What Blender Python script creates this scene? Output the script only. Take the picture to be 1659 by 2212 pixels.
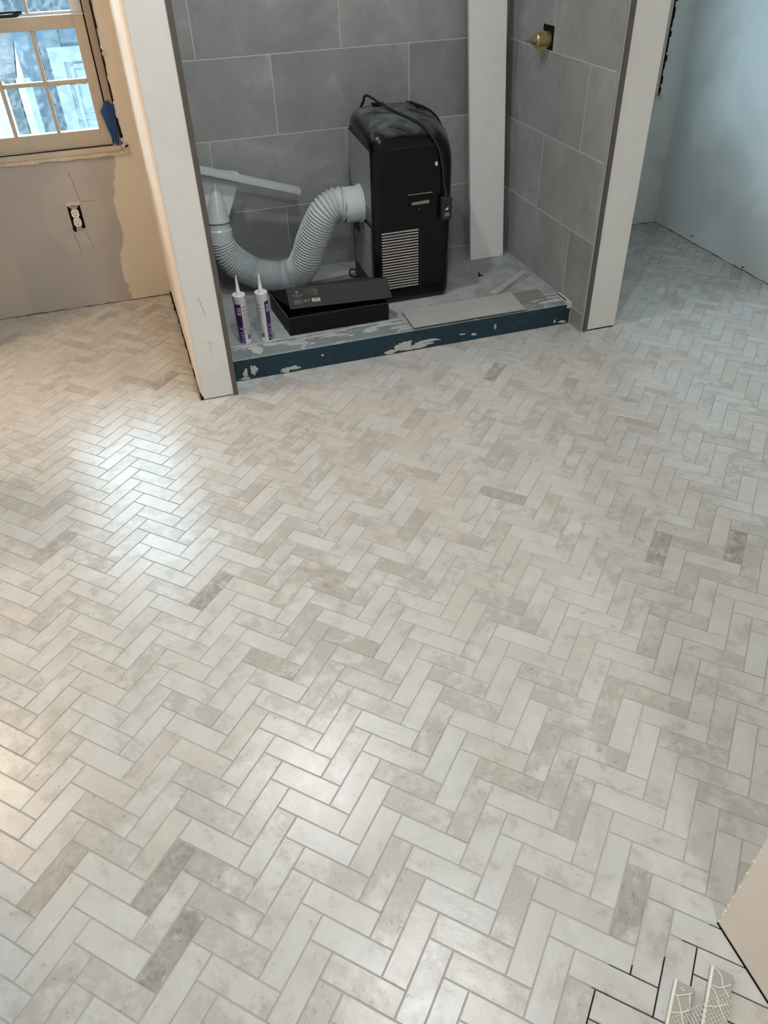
import bpy, bmesh, math, random
from mathutils import Vector, Matrix, noise as mnoise

# ------------------------------------------------------------------ scene, camera, world, light
for o in list(bpy.data.objects):
    bpy.data.objects.remove(o, do_unlink=True)
S = bpy.context.scene
COL = S.collection
S.view_settings.view_transform = 'Standard'
S.view_settings.look = 'None'
S.view_settings.gamma = 1.0
S.view_settings.use_curve_mapping = False
S.view_settings.exposure = 0.08

CAM = Vector((0.0, 0.0, 1.5445))
RCV = ((0.9518302761, -0.3053580538, -0.0278493170),
       (-0.2141932275, -0.5971621210, -0.7729933134),
       (0.2194091766, 0.7417235740, -0.6338026136))     # world -> camera (x right, y down, z forward)
FPX = 1643.38
cd = bpy.data.cameras.new('camera')
cam = bpy.data.objects.new('camera', cd)
COL.objects.link(cam)
cd.sensor_fit = 'HORIZONTAL'
cd.sensor_width = 36.0
cd.lens = FPX * 36.0 / 1659.0
cd.clip_start = 0.02
cd.clip_end = 200
mw = Matrix.Identity(4)
for i in range(3):
    mw[i][0] = RCV[0][i]
    mw[i][1] = -RCV[1][i]
    mw[i][2] = -RCV[2][i]
    mw[i][3] = CAM[i]
cam.matrix_world = mw
S.camera = cam


def to_px(p):
    d = Vector(p) - CAM
    x = sum(RCV[0][i] * d[i] for i in range(3))
    y = sum(RCV[1][i] * d[i] for i in range(3))
    z = sum(RCV[2][i] * d[i] for i in range(3))
    if z <= 0.05:
        return None
    return 829.5 + FPX * x / z, 1106 + FPX * y / z


# overcast sky, a little blue
SKY = 15.5
wd = bpy.data.worlds.new('sky')
S.world = wd
wd.use_nodes = True
bg = wd.node_tree.nodes['Background']
bg.inputs['Color'].default_value = (0.66, 0.86, 1.0, 1)
bg.inputs['Strength'].default_value = SKY

CAN_W = 15.0
CAN_COL = (0.965, 0.99, 1.0)
WARM_W = 46.0
WARM_COL = (1.0, 0.70, 0.44)
CEIL = 2.60
CANS = ((0.287, 2.545), (0.475, 1.236), (0.57, -0.08))
LAMP = (-1.60, 2.90, 2.15)

# ------------------------------------------------------------------ node helpers
RND = random.Random(7)


class NT:
    def __init__(self, name):
        self.m = bpy.data.materials.new(name)
        self.m.use_nodes = True
        self.t = self.m.node_tree
        self.b = self.t.nodes['Principled BSDF']

    def n(self, typ, ins=None, **kw):
        nd = self.t.nodes.new('ShaderNode' + typ)
        for k, v in kw.items():
            setattr(nd, k, v)
        if ins:
            for k, v in ins.items():
                self.set(nd.inputs[k], v)
        return nd

    def set(self, sock, v):
        if hasattr(v, 'is_linked') and hasattr(v, 'node'):
            self.t.links.new(v, sock)
        else:
            if isinstance(v, (tuple, list)) and len(v) == 3 and sock.type == 'RGBA':
                v = (*v, 1)
            sock.default_value = v

    def p(self, **kw):
        for k, v in kw.items():
            self.set(self.b.inputs[k.replace('_', ' ')], v)

    def mth(self, op, a, b=0.0, clamp=False):
        nd = self.n('Math', operation=op, use_clamp=clamp)
        self.set(nd.inputs[0], a)
        self.set(nd.inputs[1], b)
        return nd.outputs[0]

    def vec(self, op, a, b):
        nd = self.n('VectorMath', operation=op)
        self.set(nd.inputs[0], a)
        self.set(nd.inputs[1], b)
        return nd.outputs[0]

    def mix(self, f, a, b):
        nd = self.n('Mix', data_type='RGBA')
        self.set(nd.inputs[0], f)
        self.set(nd.inputs[6], a)
        self.set(nd.inputs[7], b)
        return nd.outputs[2]

    def noise(self, vec=None, scale=5.0, detail=4.0, rough=0.55, dist=0.0):
        nd = self.n('TexNoise', {'Scale': scale, 'Detail': detail, 'Roughness': rough, 'Distortion': dist})
        if vec is not None:
            self.set(nd.inputs['Vector'], vec)
        return nd.outputs['Fac']

    def ramp(self, f, lo, hi):
        nd = self.n('MapRange', {'From Min': lo, 'From Max': hi}, clamp=True)
        self.set(nd.inputs['Value'], f)
        return nd.outputs['Result']

    def obj(self):
        return self.n('TexCoord').outputs['Object']

    def scale(self, v, s):
        nd = self.n('Mapping', {'Vector': v, 'Scale': s})
        return nd.outputs[0]

    def sep(self, v):
        nd = self.n('SeparateXYZ')
        self.set(nd.inputs[0], v)
        return nd.outputs

    def bump(self, h, strength=0.2, distance=0.002):
        nd = self.n('Bump', {'Strength': strength, 'Distance': distance})
        self.set(nd.inputs['Height'], h)
        self.set(self.b.inputs['Normal'], nd.outputs[0])


def plain(name, col, rough=0.5, metal=0.0, var=0.12, scale=20.0, bump=0.0, spec=0.5):
    """A plain painted / plastic / metal surface with slight procedural unevenness."""
    t = NT(name)
    f = t.noise(t.obj(), scale, 4)
    dk = tuple(c * (1 - var) for c in col)
    lt = tuple(min(1, c * (1 + var)) for c in col)
    t.p(Base_Color=t.mix(f, dk, lt), Roughness=t.mth('ADD', t.mth('MULTIPLY', f, 0.12), rough - 0.06), Metallic=metal)
    t.b.inputs['Specular IOR Level'].default_value = spec
    if bump:
        t.bump(t.noise(t.obj(), scale * 4, 3), bump, 0.001)
    return t.m


def emis(name, col, s):
    t = NT(name)
    t.p(Base_Color=(0, 0, 0), Emission_Color=col, Emission_Strength=s)
    return t.m


# ------------------------------------------------------------------ materials
def tile_shader(name, col, loc):
    t = NT(name)
    c = col(t)
    l = loc(t)
    rgb = t.n('SeparateColor')
    t.set(rgb.inputs[0], c)
    dark, beige, seed = rgb.outputs[0], rgb.outputs[1], rgb.outputs[2]
    off = t.n('CombineXYZ')
    for i, k in enumerate((37.0, 71.0, 13.0)):
        t.set(off.inputs[i], t.mth('MULTIPLY', seed, k))
    v = t.vec('ADD', l, off.outputs[0])
    n1 = t.noise(v, 11.0, 7, 0.62, 0.4)
    st = t.noise(t.scale(v, (9.0, 40.0, 9.0)), 1.0, 5, 0.6, 0.8)
    n2 = t.noise(v, 85.0, 6, 0.7)
    n3 = t.noise(v, 30.0, 9, 0.72, 0.15)
    base = t.mix(t.mth('MULTIPLY', beige, 0.8), (0.555, 0.563, 0.547), (0.52, 0.487, 0.44))
    # broad clouds, then worn patches with ragged edges
    cloud = t.mth('MULTIPLY', t.ramp(t.mth('ADD', n1, t.mth('MULTIPLY', dark, 0.22)), 0.46, 0.76), 0.42)
    c1 = t.mix(cloud, base, (0.41, 0.39, 0.355))
    mixn = t.mth('ADD', t.mth('MULTIPLY', n1, 0.55), t.mth('MULTIPLY', n3, 0.45))
    worn = t.mth('MULTIPLY', t.ramp(t.mth('ADD', mixn, t.mth('MULTIPLY', dark, 0.16)), 0.545, 0.60), 0.42)
    c1 = t.mix(worn, c1, (0.37, 0.345, 0.31))
    wht = t.mth('MULTIPLY', t.ramp(mixn, 0.46, 0.40), 0.35)
    c1 = t.mix(wht, c1, (0.64, 0.65, 0.635))
    str_ = t.mth('MULTIPLY', t.ramp(t.mth('ADD', st, t.mth('MULTIPLY', dark, 0.15)), 0.62, 0.80), 0.35)
    c2 = t.mix(str_, c1, (0.34, 0.31, 0.27))
    pit = t.mth('MULTIPLY', t.ramp(t.mth('ADD', t.mth('ADD', t.mth('MULTIPLY', n2, 0.6), t.mth('MULTIPLY', n3, 0.4)),
                                          t.mth('MULTIPLY', dark, 0.07)), 0.595, 0.66), 0.5)
    c3 = t.mix(pit, c2, (0.22, 0.195, 0.165))
    deep = t.mth('MULTIPLY', t.ramp(dark, 0.62, 1.0), t.ramp(n3, 0.36, 0.60))
    c4 = t.mix(t.mth('MULTIPLY', deep, 0.66), c3, (0.155, 0.135, 0.115))
    t.p(Base_Color=c4, Roughness=t.mth('ADD', t.mth('MULTIPLY', n3, 0.22), 0.09))
    t.b.inputs['Specular IOR Level'].default_value = 0.5
    t.bump(t.mth('ADD', t.mth('MULTIPLY', n2, 0.45), t.mth('ADD', t.mth('MULTIPLY', n3, 0.7), t.mth('MULTIPLY', n1, 0.8))), 0.30, 0.0022)
    return t.m


M = {}
M['floor_tile'] = tile_shader('floor_tile_porcelain',
                              lambda t: t.n('ObjectInfo').outputs['Color'], lambda t: t.obj())
M['floor_tile_far'] = tile_shader('floor_tile_porcelain_far',
                                  lambda t: t.n('Attribute', attribute_name='tcol').outputs['Color'],
                                  lambda t: t.n('Attribute', attribute_name='tloc').outputs['Vector'])
M['grout'] = plain('grout', (0.40, 0.395, 0.37), 0.85, var=0.15, scale=30)
M['thinset'] = plain('thinset_bed', (0.035, 0.03, 0.033), 0.9, var=0.4, scale=40)


def wall_tile_mat(name, base, dark, light):
    t = NT(name)
    r = t.n('ObjectInfo').outputs['Random']
    o = t.n('CombineXYZ')
    for i, k in enumerate((31.0, 17.0, 53.0)):
        t.set(o.inputs[i], t.mth('MULTIPLY', r, k))
    v = t.vec('ADD', t.obj(), o.outputs[0])
    n1 = t.noise(v, 4.5, 10, 0.66, 0.5)
    n2 = t.noise(v, 42.0, 6, 0.65)
    c = t.mix(t.ramp(n1, 0.38, 0.62), dark, base)
    c = t.mix(t.mth('MULTIPLY', t.ramp(n1, 0.57, 0.68), 0.6), c, light)
    c = t.mix(t.mth('MULTIPLY', t.ramp(n2, 0.56, 0.72), 0.35), c, tuple(x * 0.7 for x in dark))
    hv = t.n('HueSaturation', {'Color': c})
    t.set(hv.inputs['Value'], t.mth('ADD', t.mth('MULTIPLY', r, 0.22), 0.89))
    t.p(Base_Color=hv.outputs[0], Roughness=0.5)
    t.bump(n2, 0.06, 0.001)
    return t.m


M['wall_tile'] = wall_tile_mat('shower_wall_tile', (0.345, 0.353, 0.348), (0.27, 0.277, 0.272), (0.44, 0.45, 0.445))
M['wall_grout'] = plain('shower_wall_grout', (0.52, 0.53, 0.52), 0.85, var=0.1)


def drywall(name, base, patch, sc=2.2, amt=0.8, lo=0.5, hi=0.58, rough=0.75):
    t = NT(name)
    v = t.obj()
    n1 = t.noise(v, sc, 3, 0.5, 0.3)
    n2 = t.noise(v, sc * 9, 5, 0.6)
    c = t.mix(t.mth('MULTIPLY', t.ramp(n1, lo, hi), amt), base, patch)
    c = t.mix(t.mth('MULTIPLY', t.ramp(n2, 0.5, 0.8), 0.15), c, tuple(x * 0.7 for x in base))
    t.p(Base_Color=c, Roughness=rough)
    t.bump(t.mth('ADD', n1, t.mth('MULTIPLY', n2, 0.3)), 0.15, 0.003)
    return t.m


def back_wall_mat():
    """Old plaster: mauve-grey primer left, cream joint compound towards the partition, pale patches round the outlet."""
    t = NT('patched_plaster')
    v = t.obj()
    x, y, z = t.sep(v)
    n = t.noise(v, 7.0, 4, 0.6)
    nb = t.noise(v, 2.6, 2, 0.5)
    edge = t.mth('ADD', x, t.mth('MULTIPLY', t.mth('SUBTRACT', n, 0.5), 0.11))
    edge = t.mth('SUBTRACT', edge, t.mth('MULTIPLY', z, 0.12))
    cream = t.ramp(edge, -0.155, -0.145)
    room2 = t.ramp(x, 1.79, 1.80)
    # pale skim-coat patch about the outlet
    dx = t.mth('ADD', x, 0.285)
    dz = t.mth('SUBTRACT', z, 0.46)
    r2 = t.mth('ADD', t.mth('MULTIPLY', dx, dx), t.mth('MULTIPLY', t.mth('MULTIPLY', dz, dz), 0.45))
    rr = t.mth('ADD', t.mth('SQRT', r2), t.mth('MULTIPLY', t.mth('SUBTRACT', n, 0.5), 0.22))
    pat = t.mth('MULTIPLY', t.ramp(rr, 0.135, 0.105), 0.5)
    base = t.mix(t.ramp(nb, 0.42, 0.58), (0.48, 0.45, 0.435), (0.45, 0.43, 0.415))
    c = t.mix(pat, base, (0.54, 0.51, 0.475))
    left = t.ramp(t.mth('ADD', x, t.mth('MULTIPLY', n, 0.1)), -0.545, -0.56)
    c = t.mix(t.mth('MULTIPLY', left, t.ramp(z, 0.36, 0.30)), c, (0.50, 0.47, 0.42))
    c = t.mix(cream, c, t.mix(n, (0.80, 0.73, 0.61), (0.74, 0.68, 0.58)))
    c = t.mix(room2, c, t.mix(t.ramp(nb, 0.45, 0.55), (0.58, 0.61, 0.61), (0.68, 0.71, 0.71)))
    t.p(Base_Color=c, Roughness=0.8)
    t.bump(t.mth('ADD', n, t.mth('MULTIPLY', pat, 0.8)), 0.25, 0.003)
    return t.m


M['back_wall'] = back_wall_mat()
M['right_wall'] = drywall('skimmed_drywall_blue_white', (0.76, 0.80, 0.80), (0.60, 0.625, 0.62), 1.9, 0.6, 0.5, 0.6, 0.5)
M['white_wall'] = drywall('white_painted_drywall', (0.80, 0.795, 0.77), (0.76, 0.755, 0.73), 3.0, 0.7)
M['cream_wall'] = drywall('cream_skim_coat', (0.87, 0.81, 0.73), (0.85, 0.77, 0.68), 3.0, 0.7)
M['skim'] = drywall('pale_skim_coat', (0.82, 0.77, 0.70), (0.78, 0.71, 0.61), 3.5, 0.7)
M['hall_floor'] = plain('tan_subfloor', (0.36, 0.29, 0.21), 0.7, var=0.15, scale=6)
M['ceiling'] = plain('ceiling_paint', (0.75, 0.75, 0.73), 0.9, var=0.04)
M['trim_metal'] = plain('bronze_edge_trim', (0.13, 0.115, 0.105), 0.4, 0.35, var=0.15)
M['stone'] = None
M['window_paint'] = plain('old_cream_window_paint', (0.56, 0.50, 0.41), 0.45, var=0.1, scale=14, bump=0.05)
M['window_white'] = plain('white_sash_top', (0.80, 0.82, 0.83), 0.45, var=0.06)
M['crack'] = plain('dark_gap_shade', (0.012, 0.009, 0.007), 0.95, var=0.5, spec=0.1)  # near-black of open gaps; also the painted shade of flat recess panels
M['plaster_edge'] = plain('broken_plaster_edge', (0.66, 0.58, 0.46), 0.9, var=0.25, scale=60, bump=0.3)
M['joint_dark'] = plain('dark_joint', (0.09, 0.075, 0.06), 0.9, var=0.3)
M['jamb'] = plain('jamb_brown_paint', (0.42, 0.335, 0.27), 0.5, var=0.12)
M['tape'] = plain('blue_painters_tape', (0.010, 0.075, 0.25), 0.55, var=0.25, scale=30)
M['tape_dark'] = plain('blue_tape_folded', (0.006, 0.042, 0.17), 0.55, var=0.25, scale=30)
M['black_plastic'] = plain('black_rubber', (0.012, 0.012, 0.013), 0.5, var=0.3)
M['ac_gloss'] = None
M['ac_grey'] = plain('dark_grey_plastic_panel', (0.022, 0.023, 0.024), 0.5, var=0.2)
M['ac_slat'] = plain('dusty_grey_slat', (0.40, 0.40, 0.395), 0.45, var=0.2, scale=40)
M['ac_slat_front'] = plain('dusty_pale_slat', (0.36, 0.34, 0.335), 0.45, var=0.2, scale=40)
M['ac_label'] = plain('grey_sticker', (0.17, 0.17, 0.17), 0.45, var=0.2, scale=60)
M['chrome'] = plain('worn_silver', (0.45, 0.45, 0.46), 0.3, 0.8, var=0.1)
M['hose'] = plain('pale_grey_hose_plastic', (0.50, 0.555, 0.565), 0.42, var=0.08)
M['hose2'] = plain('pale_grey_glossy_plastic', (0.54, 0.595, 0.605), 0.25, var=0.06)
M['white_plastic'] = plain('white_plastic', (0.74, 0.75, 0.75), 0.4, var=0.04)
M['outlet_white'] = plain('ivory_outlet_plastic', (0.82, 0.79, 0.73), 0.35, var=0.04)
M['steel'] = plain('galvanised_steel', (0.42, 0.43, 0.43), 0.4, 0.8, var=0.2)
M['purple'] = plain('purple_label', (0.045, 0.008, 0.12), 0.4, var=0.1)
M['label_text'] = plain('pale_print', (0.80, 0.72, 0.80), 0.5, var=0.03)
M['grey_text'] = plain('grey_print', (0.25, 0.24, 0.27), 0.6, var=0.1)
M['dark_text'] = plain('dark_print', (0.05, 0.05, 0.06), 0.6, var=0.1)
M['carton'] = plain('black_printed_carton', (0.0062, 0.0045, 0.0035), 0.55, var=0.2, spec=0.25)
M['carton_lit'] = plain('black_carton_lit', (0.040, 0.0375, 0.036), 0.6, var=0.1, spec=0.3)  # lid tone: carton lightened for its upward tilt, light in the colour
M['carton_edge'] = plain('brown_board_edge', (0.10, 0.075, 0.05), 0.8, var=0.2)
M['carton_text'] = plain('grey_carton_print', (0.24, 0.235, 0.23), 0.6, var=0.1)
M['sticker'] = plain('white_sticker', (0.72, 0.72, 0.72), 0.5, var=0.02)
M['brass'] = plain('dull_brass', (0.46, 0.36, 0.16), 0.38, 0.8, var=0.25, scale=60)
M['brass_stem'] = plain('tarnished_stem', (0.30, 0.27, 0.22), 0.45, 0.7, var=0.3, scale=80)
M['offcut_tile'] = plain('tile_offcut_face', (0.43, 0.435, 0.41), 0.45, var=0.12, scale=12)
M['offcut_dark'] = plain('tile_offcut_face_dark', (0.24, 0.235, 0.22), 0.5, var=0.12, scale=12)
M['tile_back'] = plain('unglazed_tile_back', (0.36, 0.35, 0.315), 0.8, var=0.08, scale=25)
M['mesh_white'] = plain('white_mesh_and_glue', (0.74, 0.72, 0.64), 0.7, var=0.05)
M['smear'] = plain('dried_thinset_smear', (0.52, 0.525, 0.49), 0.9, var=0.18, scale=60, bump=0.3)
M['caulk_white'] = plain('white_sealant', (0.62, 0.61, 0.57), 0.6, var=0.06)


def stone_mat():
    t = NT('pale_quartz')
    v = t.obj()
    n = t.noise(v, 5, 6, 0.6, 0.5)
    n2 = t.noise(v, 22, 6, 0.65, 1.2)
    vein = t.mth('MULTIPLY', t.ramp(t.mth('ABSOLUTE', t.mth('SUBTRACT', n2, 0.56)), 0.012, 0.0), 0.35)
    c = t.mix(n, (0.72, 0.75, 0.725), (0.80, 0.825, 0.80))
    c = t.mix(vein, c, (0.45, 0.46, 0.45))
    t.p(Base_Color=c, Roughness=0.4)
    return t.m


M['stone'] = stone_mat()


def ac_mat():
    t = NT('glossy_black_plastic_dusty')
    v = t.obj()
    nz = t.sep(t.n('TexCoord').outputs['Normal'])[2]
    n = t.noise(v, 9, 5, 0.6, 0.8)
    n2 = t.noise(v, 120, 4, 0.7)
    d = t.mth('MULTIPLY', t.ramp(nz, 0.45, 0.9), t.ramp(n, 0.36, 0.62))
    d = t.mth('MULTIPLY', d, 0.75)
    sp = t.mth('MULTIPLY', t.ramp(n2, 0.74, 0.80), 0.10)
    f = t.mth('ADD', d, sp, True)
    t.p(Base_Color=t.mix(f, (0.003, 0.0037, 0.0042), (0.19, 0.21, 0.21)), Roughness=t.mth('ADD', t.mth('MULTIPLY', f, 0.5), 0.2))
    t.b.inputs['Specular IOR Level'].default_value = 0.22
    return t.m


M['ac_gloss'] = ac_mat()


def curb_mat(name, paint, show, lo, hi, fine):
    t = NT(name)
    v = t.obj()
    n = t.noise(t.scale(v, (1.0, 2.2, 2.2)), 9, 8, 0.68, 0.6)
    n2 = t.noise(v, 55, 6, 0.7)
    n3 = t.noise(v, 3.2, 3)
    c = t.mix(n3, tuple(x * 0.7 for x in paint), tuple(x * 1.25 for x in paint))
    hz = t.mth('MULTIPLY', t.ramp(n2, 0.50, 0.80), fine)
    c = t.mix(hz, c, (0.30, 0.36, 0.38))
    c = t.mix(t.mth('MULTIPLY', t.ramp(n, lo, hi), show), c, (0.52, 0.54, 0.52))
    t.p(Base_Color=c, Roughness=0.6)
    t.bump(t.ramp(n, lo, hi), 0.4, 0.001)
    return t.m


M['curb_face'] = curb_mat('teal_waterproofing', (0.003, 0.032, 0.052), 0.8, 0.71, 0.73, 0.10)
M['curb_top'] = curb_mat('scuffed_waterproofing', (0.23, 0.27, 0.285), 0.85, 0.53, 0.59, 0.6)


def pan_mat():
    t = NT('stained_mortar_bed')
    v = t.obj()
    n = t.noise(v, 5, 7, 0.62, 0.6)
    n2 = t.noise(v, 34, 6, 0.65, 0.3)
    n3 = t.noise(v, 2.2, 3)
    c = t.mix(t.ramp(n, 0.32, 0.68), (0.25, 0.26, 0.26), (0.43, 0.455, 0.46))
    c = t.mix(t.mth('MULTIPLY', t.ramp(n2, 0.56, 0.62), 0.5), c, (0.19, 0.20, 0.20))
    c = t.mix(t.mth('MULTIPLY', t.ramp(n3, 0.56, 0.70), 0.4), c, (0.40, 0.43, 0.44))
    t.p(Base_Color=c, Roughness=0.75)
    t.bump(t.mth('ADD', n, n2), 0.25, 0.003)
    return t.m


M['pan'] = pan_mat()


def glass_mat():
    t = NT('dusty_window_glass')
    t.t.nodes.remove(t.b)
    out = [x for x in t.t.nodes if x.type == 'OUTPUT_MATERIAL'][0]
    tr = t.n('BsdfTransparent', {'Color': (0.93, 0.97, 0.98, 1)})
    gl = t.n('BsdfGlossy', {'Roughness': 0.03})
    fr = t.n('Fresnel', {'IOR': 1.45})
    m1 = t.n('MixShader')
    t.t.links.new(fr.outputs[0], m1.inputs[0])
    t.t.links.new(tr.outputs[0], m1.inputs[1])
    t.t.links.new(gl.outputs[0], m1.inputs[2])
    df = t.n('BsdfTranslucent', {'Color': (0.85, 0.92, 0.95, 1)})
    n = t.noise(t.obj(), 26, 7, 0.7, 0.8)
    m2 = t.n('MixShader')
    t.t.links.new(t.mth('MULTIPLY', t.ramp(n, 0.45, 0.80), 0.10), m2.inputs[0])
    t.t.links.new(m1.outputs[0], m2.inputs[1])
    t.t.links.new(df.outputs[0], m2.inputs[2])
    t.t.links.new(m2.outputs[0], out.inputs['Surface'])
    return t.m


M['glass'] = glass_mat()


def ext_mat(name, a, b, sc, stretch=(1, 1, 1), rough=0.9):
    t = NT(name)
    n = t.noise(t.scale(t.obj(), stretch), sc, 6, 0.65, 0.3)
    t.p(Base_Color=t.mix(t.ramp(n, 0.3, 0.7), a, b), Roughness=rough)
    return t.m


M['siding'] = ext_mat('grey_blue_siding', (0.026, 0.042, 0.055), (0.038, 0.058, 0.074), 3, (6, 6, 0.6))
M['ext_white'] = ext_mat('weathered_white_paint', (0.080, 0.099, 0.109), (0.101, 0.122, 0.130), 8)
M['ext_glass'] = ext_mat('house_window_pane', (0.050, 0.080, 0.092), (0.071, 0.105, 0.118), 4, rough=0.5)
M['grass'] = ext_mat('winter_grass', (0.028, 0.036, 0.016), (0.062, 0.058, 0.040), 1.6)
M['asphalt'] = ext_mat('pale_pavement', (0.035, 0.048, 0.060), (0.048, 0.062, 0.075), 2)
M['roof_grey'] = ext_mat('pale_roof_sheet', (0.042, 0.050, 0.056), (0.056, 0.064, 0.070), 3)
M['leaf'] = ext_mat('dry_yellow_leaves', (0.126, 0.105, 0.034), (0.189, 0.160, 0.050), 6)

# ------------------------------------------------------------------ mesh builder


class MB:
    def __init__(self):
        self.v = []
        self.f = []

    def add(self, vs, fs):
        o = len(self.v)
        self.v += [tuple(p) for p in vs]
        self.f += [tuple(i + o for i in q) for q in fs]
        return self

    def box(self, x0, x1, y0, y1, z0, z1):
        vs = [(x, y, z) for z in (z0, z1) for y in (y0, y1) for x in (x0, x1)]
        return self.add(vs, [(0, 2, 3, 1), (4, 5, 7, 6), (0, 1, 5, 4), (2, 6, 7, 3), (0, 4, 6, 2), (1, 3, 7, 5)])

    def obox(self, c, ax, ay, az, hx, hy, hz):
        """Oriented box: centre, three axes, half sizes."""
        c = Vector(c)
        a, b, d = Vector(ax).normalized() * hx, Vector(ay).normalized() * hy, Vector(az).normalized() * hz
        vs = [c + a * sx + b * sy + d * sz for sz in (-1, 1) for sy in (-1, 1) for sx in (-1, 1)]
        return self.add(vs, [(0, 2, 3, 1), (4, 5, 7, 6), (0, 1, 5, 4), (2, 6, 7, 3), (0, 4, 6, 2), (1, 3, 7, 5)])

    def prism(self, pts, off):
        """Polygon (3-D points) extruded by vector off."""
        n = len(pts)
        a = [Vector(p) for p in pts]
        b = [p + Vector(off) for p in a]
        return self.add(a + b, [tuple(range(n))[::-1], tuple(range(n, 2 * n))] +
                        [(i, (i + 1) % n, n + (i + 1) % n, n + i) for i in range(n)])

    def loft(self, rings, cap=True, closed=True):
        n = len(rings[0])
        vs = [p for r in rings for p in r]
        fs = []
        for k in range(len(rings) - 1):
            for i in range(n if closed else n - 1):
                j = (i + 1) % n
                fs.append((k * n + i, k * n + j, (k + 1) * n + j, (k + 1) * n + i))
        if cap and closed:
            fs.append(tuple(range(n))[::-1])
            fs.append(tuple((len(rings) - 1) * n + i for i in range(n)))
        return self.add(vs, fs)

    def lathe(self, c, prof, seg=24, axis='z', cap=True):
        c = Vector(c)
        rings = []
        for r, h in prof:
            ring = []
            for i in range(seg):
                a = 2 * math.pi * i / seg
                u, w = r * math.cos(a), r * math.sin(a)
                ring.append(c + {'z': Vector((u, w, h)), 'x': Vector((h, u, w)), 'y': Vector((u, h, w))}[axis])
            rings.append(ring)
        return self.loft(rings, cap)

    def tube(self, path, rad, seg=10, cap=True):
        P = [Vector(p) for p in path]
        n = len(P)
        R = rad if isinstance(rad, (list, tuple)) else [rad] * n
        T = [(P[min(i + 1, n - 1)] - P[max(i - 1, 0)]).normalized() for i in range(n)]
        up = Vector((0, 0, 1)) if abs(T[0].z) < 0.9 else Vector((1, 0, 0))
        u = T[0].cross(up).normalized()
        rings = []
        for i in range(n):
            u = (u - T[i] * u.dot(T[i])).normalized()
            w = T[i].cross(u)
            rings.append([P[i] + (u * math.cos(2 * math.pi * k / seg) + w * math.sin(2 * math.pi * k / seg)) * R[i] for k in range(seg)])
        return self.loft(rings, cap)

    def build(self, name, mat, parent=None, smooth=False, origin=None, fix=True):
        w = wpos(parent) if parent else Vector((0, 0, 0))
        o = Vector(origin) if origin is not None else (w if parent else Vector((0, 0, 0)))
        me = bpy.data.meshes.new(name)
        me.from_pydata([tuple(Vector(p) - o) for p in self.v], [], self.f)
        if fix:
            b = bmesh.new()
            b.from_mesh(me)
            bmesh.ops.recalc_face_normals(b, faces=b.faces)
            b.to_mesh(me)
            b.free()
        if smooth:
            sm = math.radians(smooth if smooth is not True else 40)
            me.polygons.foreach_set('use_smooth', [True] * len(me.polygons))
            try:
                me.set_sharp_from_angle(angle=sm)
            except Exception:
                pass
        me.materials.append(M[mat] if isinstance(mat, str) else mat)
        ob = bpy.data.objects.new(name, me)
        COL.objects.link(ob)
        if parent:
            ob.parent = parent
        ob.location = o - w
        WP[ob.name] = o
        return ob


WP = {}


def wpos(o):
    return WP.get(o.name, Vector((0, 0, 0)))


def bevel(ob, w=0.003, seg=2, ang=35):
    m = ob.modifiers.new('bevel', 'BEVEL')
    m.width = w
    m.segments = seg
    m.limit_method = 'ANGLE'
    m.angle_limit = math.radians(ang)
    return ob


def thing(name, label, cat, loc, group=None):
    o = bpy.data.objects.new(name, None)
    o.empty_display_size = 0.05
    COL.objects.link(o)
    o.location = loc
    WP[o.name] = Vector(loc)
    return tag(o, label, cat, group)


def tag(o, label, cat, group=None):
    o['label'] = label
    o['category'] = cat
    if group:
        o['group'] = group
    return o


def struct(o):
    o['kind'] = 'structure'
    return o


def shared(name, mesh, loc, parent, rot=(0, 0, 0)):
    o = bpy.data.objects.new(name, mesh)
    COL.objects.link(o)
    o.parent = parent
    o.location = Vector(loc) - wpos(parent)
    o.rotation_euler = rot
    WP[o.name] = Vector(loc)
    return o


def catmull(pts, n=8):
    P = [Vector(p) for p in pts]
    P = [P[0] * 2 - P[1]] + P + [P[-1] * 2 - P[-2]]
    out = []
    for i in range(1, len(P) - 2):
        for k in range(n):
            t = k / n
            a, b, c, d = P[i - 1], P[i], P[i + 1], P[i + 2]
            out.append(0.5 * ((2 * b) + (c - a) * t + (2 * a - 5 * b + 4 * c - d) * t * t + (3 * b - a - 3 * c + d) * t ** 3))
    out.append(P[-2])
    return out


def blob(cx, cz, rx, rz, seed, n=18, amp=0.35):
    """Irregular ragged outline in a plane."""
    r = random.Random(seed)
    ph = [r.uniform(0, 6.28) for _ in range(6)]
    n *= 2
    out = []
    for i in range(n):
        a = 2 * math.pi * i / n
        k = 1 + amp * (0.45 * math.sin(2 * a + ph[0]) + 0.35 * math.sin(3 * a + ph[1]) + 0.3 * math.sin(5 * a + ph[2]) + 0.25 * math.sin(9 * a + ph[3])) + r.uniform(-amp, amp) * 0.42
        k = max(0.25, k)
        out.append((cx + rx * k * math.cos(a), cz + rz * k * math.sin(a)))
    return out


def text_mesh(s, size, mat, name, fn, parent, align='LEFT'):
    cu = bpy.data.curves.new('t', 'FONT')
    cu.body = s
    cu.size = size
    cu.align_x = align
    cu.resolution_u = 3
    ob = bpy.data.objects.new('t', cu)
    COL.objects.link(ob)
    dg = bpy.context.evaluated_depsgraph_get()
    me = bpy.data.meshes.new_from_object(ob.evaluated_get(dg))
    bpy.data.objects.remove(ob, do_unlink=True)
    me.name = name
    o = wpos(parent)
    for v in me.vertices:
        v.co = Vector(fn(v.co.x, v.co.y)) - o
    me.materials.clear()
    me.materials.append(M[mat])
    r = bpy.data.objects.new(name, me)
    COL.objects.link(r)
    r.parent = parent
    WP[r.name] = o
    return r


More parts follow.
